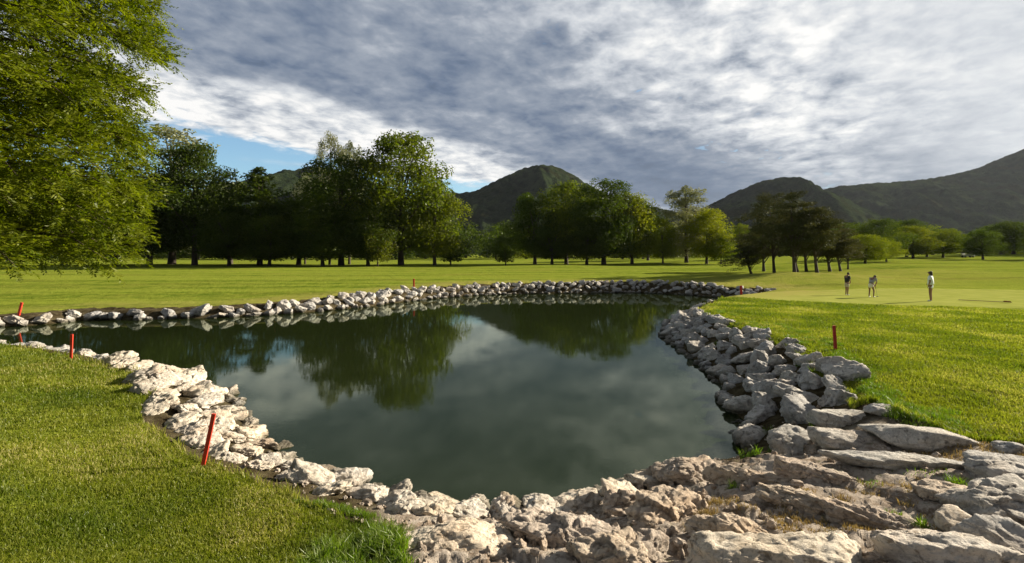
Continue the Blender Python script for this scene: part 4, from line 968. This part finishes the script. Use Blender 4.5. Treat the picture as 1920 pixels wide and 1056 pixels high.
def person(label, px, py, hpx, facing, J, clothes, hair):
    """J: joints in units of body height, x right, y forward, z up"""
    x, y = at(px, py, .86); z = hz_at(x, y); S = hpx/F*y
    root = empty('person', (x, y, z), facing); tag(root, label, 'person', 'golfers on the putting green')
    V = {k: Vector(v)*S for k, v in J.items()}
    r = lambda k: k*S
    ch = [[(V['pelvis'], r(.070)), (V['waist'], r(.062)), (V['chest'], (r(.085), r(.062))), (V['neck'], r(.030)), (V['jaw'], r(.034)), (V['head'], r(.056)), (V['crown'], r(.044))]]
    fwd = (V['nose']-V['head'])
    ch.append([(V['head'], r(.056)), (V['nose'], r(.012))])
    for s in ('l', 'r'):
        sx = -1 if s == 'l' else 1
        ch.append([(V['chest'], r(.075)), (V['sh_'+s], r(.034)), (V['el_'+s], r(.024)), (V['wr_'+s], r(.017)), (V['ha_'+s], r(.020))])
        d = (V['ha_'+s]-V['wr_'+s]).normalized(); side = d.orthogonal().normalized()
        for q, (off, ln) in enumerate(((-.012, .036), (-.004, .042), (.004, .040), (.012, .031))):
            b = V['ha_'+s]+side*off*S; tip = b+d*ln*S*.6+Vector((0, 0, -.004*S)); ch.append([(V['ha_'+s], r(.020)), (b+d*.012*S, r(.006)), (tip, r(.005)), (tip+d*ln*S*.3-Vector((0, 0, .006*S)), r(.004))])
        b = V['wr_'+s]+side*.010*S; ch.append([(V['wr_'+s], r(.017)), (b+d*.014*S+side*.008*S, r(.006)), (b+d*.03*S+side*.012*S, r(.005))])
        ch.append([(V['pelvis'], r(.07)), (V['hip_'+s], r(.052)), (V['kn_'+s], r(.032)), (V['an_'+s], r(.021)), (V['he_'+s], r(.022))])
    skin_obj('body', ch, M_SKIN, root)
    # top
    e = clothes['top_len']; g_ = clothes.get('loose', 1.0); tp = [[(V['pelvis'].lerp(V['waist'], 1-e), (r(.095*g_), r(.080*g_))), (V['waist'], (r(.085*g_), r(.072*g_))), (V['chest'], (r(.102*g_), r(.078*g_))), (V['chest'].lerp(V['neck'], .72), r(.042))]]
    for s in 'lr': tp.append([(V['chest'], r(.09)), (V['sh_'+s], r(.046)), (V['sh_'+s].lerp(V['el_'+s], .75), r(.042))])
    skin_obj('shirt', tp, clothes['top'], root)
    if clothes['skirt']:
        m_ = (V['kn_l']+V['kn_r'])/2; hem = V['pelvis'].lerp(m_, .62)
        skin_obj('skirt', [[(V['pelvis'].lerp(V['waist'], .5), r(.082)), (V['pelvis'], (r(.100), r(.085))), (hem, (r(.125), r(.095)))]], clothes['bottom'], root)
    else:
        sh = [[(V['pelvis'].lerp(V['waist'], .5), r(.078)), (V['pelvis'], (r(.092), r(.078)))]]
        for s in 'lr': sh.append([(V['pelvis'], r(.085)), (V['hip_'+s], r(.064)), (V['hip_'+s].lerp(V['kn_'+s], clothes['short_len']), r(.055))])
        skin_obj('shorts', sh, clothes['bottom'], root)
    for s in 'lr':
        skin_obj('shoe', [[(V['he_'+s]+Vector((0, -.012*S, 0)), r(.022)), (V['he_'+s]+Vector((0, .03*S, -.004*S)), r(.022)), (V['toe_'+s], r(.018))]], M_SHOE, root, 1)
    hc = V['head']-fwd*.22+Vector((0, 0, .012*S))
    hch = [[(V['crown']-fwd*.15+Vector((0, 0, .006*S)), r(.050)), (hc, r(.058)), (V['jaw']-fwd*.42, r(.042))]]
    if hair == 'long': hch[0].append((V['neck']-fwd*.50-Vector((0, 0, .045*S)), r(.044)))
    skin_obj('hair', hch, M_HAIR, root)
    return root, V, S
def stand(bend=0., hn=.0, stance=.05, handf=None, kneeb=.01):
    J = {}
    J['pelvis'] = (0, -.35*bend*.2, .515); b = bend
    def up(l, a): return (0, J['pelvis'][1]+math.sin(a)*l, .515+math.cos(a)*l)
    J['waist'] = up(.10, b*.6); J['chest'] = up(.25, b*.9); J['neck'] = up(.335, b)
    nx, ny, nz = J['neck']; a = b+hn
    J['jaw'] = (0, ny+math.sin(a)*.035, nz+math.cos(a)*.035); J['head'] = (0, ny+math.sin(a)*.08, nz+math.cos(a)*.08); J['crown'] = (0, ny+math.sin(a)*.115, nz+math.cos(a)*.115)
    J['nose'] = (0, J['head'][1]+math.cos(a)*.062, J['head'][2]-math.sin(a)*.062)
    cx, cy, cz = up(.285, b)
    for s, sx in (('l', -1), ('r', 1)):
        J['sh_'+s] = (sx*.105, cy, cz); J['hip_'+s] = (sx*.05, J['pelvis'][1], .49); J['kn_'+s] = (sx*(.05+stance)*.8, J['pelvis'][1]*.3+kneeb, .275); J['an_'+s] = (sx*(.035+stance), -.01, .05); J['he_'+s] = (sx*(.035+stance), -.012, .022); J['toe_'+s] = (sx*(.045+stance), .075, .017)
    return J
# putting woman: bent forward, hands together on the putter
J = stand(.55, .75, .055, kneeb=.03)
J['el_l'] = (-.085, .185, .60); J['el_r'] = (.085, .185, .60); J['wr_l'] = (-.016, .215, .475); J['wr_r'] = (.016, .215, .49); J['ha_l'] = (-.006, .222, .445); J['ha_r'] = (.006, .222, .462)
root, V, S = person('golfer bending over a putter in a grey top and cream skirt', 1634, 555, 46, R(-68), J, dict(top=M_GREYT, bottom=M_CREAM, skirt=True, top_len=.4, loose=1.12), 'short')
pc = empty('putter', root.location, root.rotation_euler.z); tag(pc, 'steel putter held low by the bending golfer', 'golf club')
g0 = Vector((0, .222, .49))*S; g1 = Vector((.02, .34, .02))*S
c, f = tube([g0, g0.lerp(g1, .35)], [.013, .012], 8); obj('grip', mesh_np('grip', c, f), M_BLACK, pc)
c, f = tube([g0.lerp(g1, .35), g1], [.007, .006], 6); obj('shaft', mesh_np('shaft', c, f), M_STEEL, pc)
bm = bmesh.new(); bmesh.ops.create_cube(bm, size=1)
for v in bm.verts: v.co = Vector((v.co.x*.11, v.co.y*.03, v.co.z*.03))+g1
bmesh.ops.bevel(bm, geom=bm.edges[:], offset=.006, segments=1); me = bpy.data.meshes.new('club_head'); bm.to_mesh(me); bm.free(); obj('club_head', me, M_STEEL, pc)
# standing woman, arms folded low
J = stand(.03, .12, .02)
J['el_l'] = (-.145, -.01, .64); J['el_r'] = (.14, .0, .64); J['wr_l'] = (-.13, .03, .515); J['wr_r'] = (.09, .07, .55); J['ha_l'] = (-.12, .04, .485); J['ha_r'] = (.05, .095, .55)
person('golfer standing upright in a long white polo shirt and white shorts, long dark hair', 1745, 563, 58, R(40), J, dict(top=M_WHITE, bottom=M_WHITE, skirt=False, top_len=1.15, short_len=.45, loose=1.22), 'long')
# boy looking down
J = stand(.10, .55, .01)
J['el_l'] = (-.13, .03, .64); J['el_r'] = (.13, .03, .64); J['wr_l'] = (-.06, .12, .545); J['wr_r'] = (.06, .12, .545); J['ha_l'] = (-.025, .135, .52); J['ha_r'] = (.025, .135, .52)
person('golfer looking down in a black shirt and beige shorts, smallest of the three', 1588, 550, 44, R(-82), J, dict(top=M_BLACK, bottom=M_BEIGE, skirt=False, top_len=.75, short_len=.75, loose=1.1), 'short')
# flagstick laid on the green
x0, y0 = at(1797, 561, .88); x1, y1 = at(1897, 566.5, .88); z0 = hz_at(x0, y0)+.05; z1 = hz_at(x1, y1)+.05
fl = empty('flagstick', (x0, y0, z0)); tag(fl, 'flagstick lying flat on the putting green with its flag furled', 'flagstick')
c, f = tube([(0, 0, 0), (x1-x0, y1-y0, z1-z0)], [.018, .018], 8); obj('pole', mesh_np('pole', c, f), plain('worn_pole', (.30, .22, .10), .5), fl)
d_ = Vector((x1-x0, y1-y0, z1-z0)); 
co_ = [d_*t+Vector((0, 0, .01+.03*math.sin(i*1.9)**2))+Vector((0, s*.05, 0)) for i, t in enumerate(np.linspace(.87, .97, 9)) for s in (-1, 0, 1)]
ff = [(i*3+j, i*3+j+1, i*3+j+4, i*3+j+3) for i in range(8) for j in range(2)]
fo = obj('flag', mesh_np('flag', np.array([v[:] for v in co_]), ff), plain('orange_brown_cloth', (.30, .13, .03), .8), fl)
sm = fo.modifiers.new('s', 'SOLIDIFY'); sm.thickness = .03
# golf cart far away on the fairway
def cart():
    D = 118; x = atD(1815, D); z = hz_at(x, D); r_ = empty('golf_cart', (x, D, z), R(20)); tag(r_, 'small white golf cart parked far off beside the lone dark tree', 'golf cart')
    def bx(nm, c, s, m, bv=.03):
        bm = bmesh.new(); bmesh.ops.create_cube(bm, size=1)
        for v in bm.verts: v.co = Vector((v.co.x*s[0]+c[0], v.co.y*s[1]+c[1], v.co.z*s[2]+c[2]))
        bmesh.ops.bevel(bm, geom=bm.edges[:], offset=bv, segments=2); me = bpy.data.meshes.new(nm); bm.to_mesh(me); bm.free(); return obj(nm, me, m, r_)
    bx('body', (0, 0, .45), (1.15, 2.2, .35), M_SHOE, .12); bx('cowl', (0, 1.0, .75), (1.1, .35, .35), M_SHOE, .1); bx('seat', (0, -.2, .78), (1.0, .5, .14), M_CREAM); bx('backrest', (0, -.48, 1.0), (1.0, .1, .4), M_CREAM); bx('roof', (0, .1, 1.85), (1.2, 1.7, .07), M_SHOE)
    for sx in (-.52, .52):
        for a, b in ((.95, .75), (-.7, -.6)):
            c, f = tube([(sx, a, .6), (sx, b, 1.83)], [.025, .025], 6); obj('roof_post', mesh_np('roof_post', c, f), M_STEEL, r_)
        for yy in (.8, -.7):
            c, f = tube([(sx-.09, yy, .24), (sx-.08, yy, .24), (sx+.08, yy, .24), (sx+.09, yy, .24)], [.02, .24, .24, .02], 16); obj('wheel', mesh_np('wheel', c, f), M_BLACK, r_)
cart()

# ------------------------------------------------------------------ air
def haze():
    bm = bmesh.new(); bmesh.ops.create_cube(bm, size=1)
    for v in bm.verts: v.co = Vector((v.co.x*14000, v.co.y*14000, (v.co.z+.5)*420-30))
    me = bpy.data.meshes.new('haze'); bm.to_mesh(me); bm.free()
    m, t = new_mat('thin_air'); pv = t.n('ShaderNodeVolumePrincipled', {'Color': (.75, .85, 1.0, 1), 'Density': HAZE, 'Anisotropy': .35})
    t.n('ShaderNodeOutputMaterial', {1: pv.outputs[0]})
    o = obj('haze', me, m); tag(o, kind='stuff')
HAZE = .00003
haze()
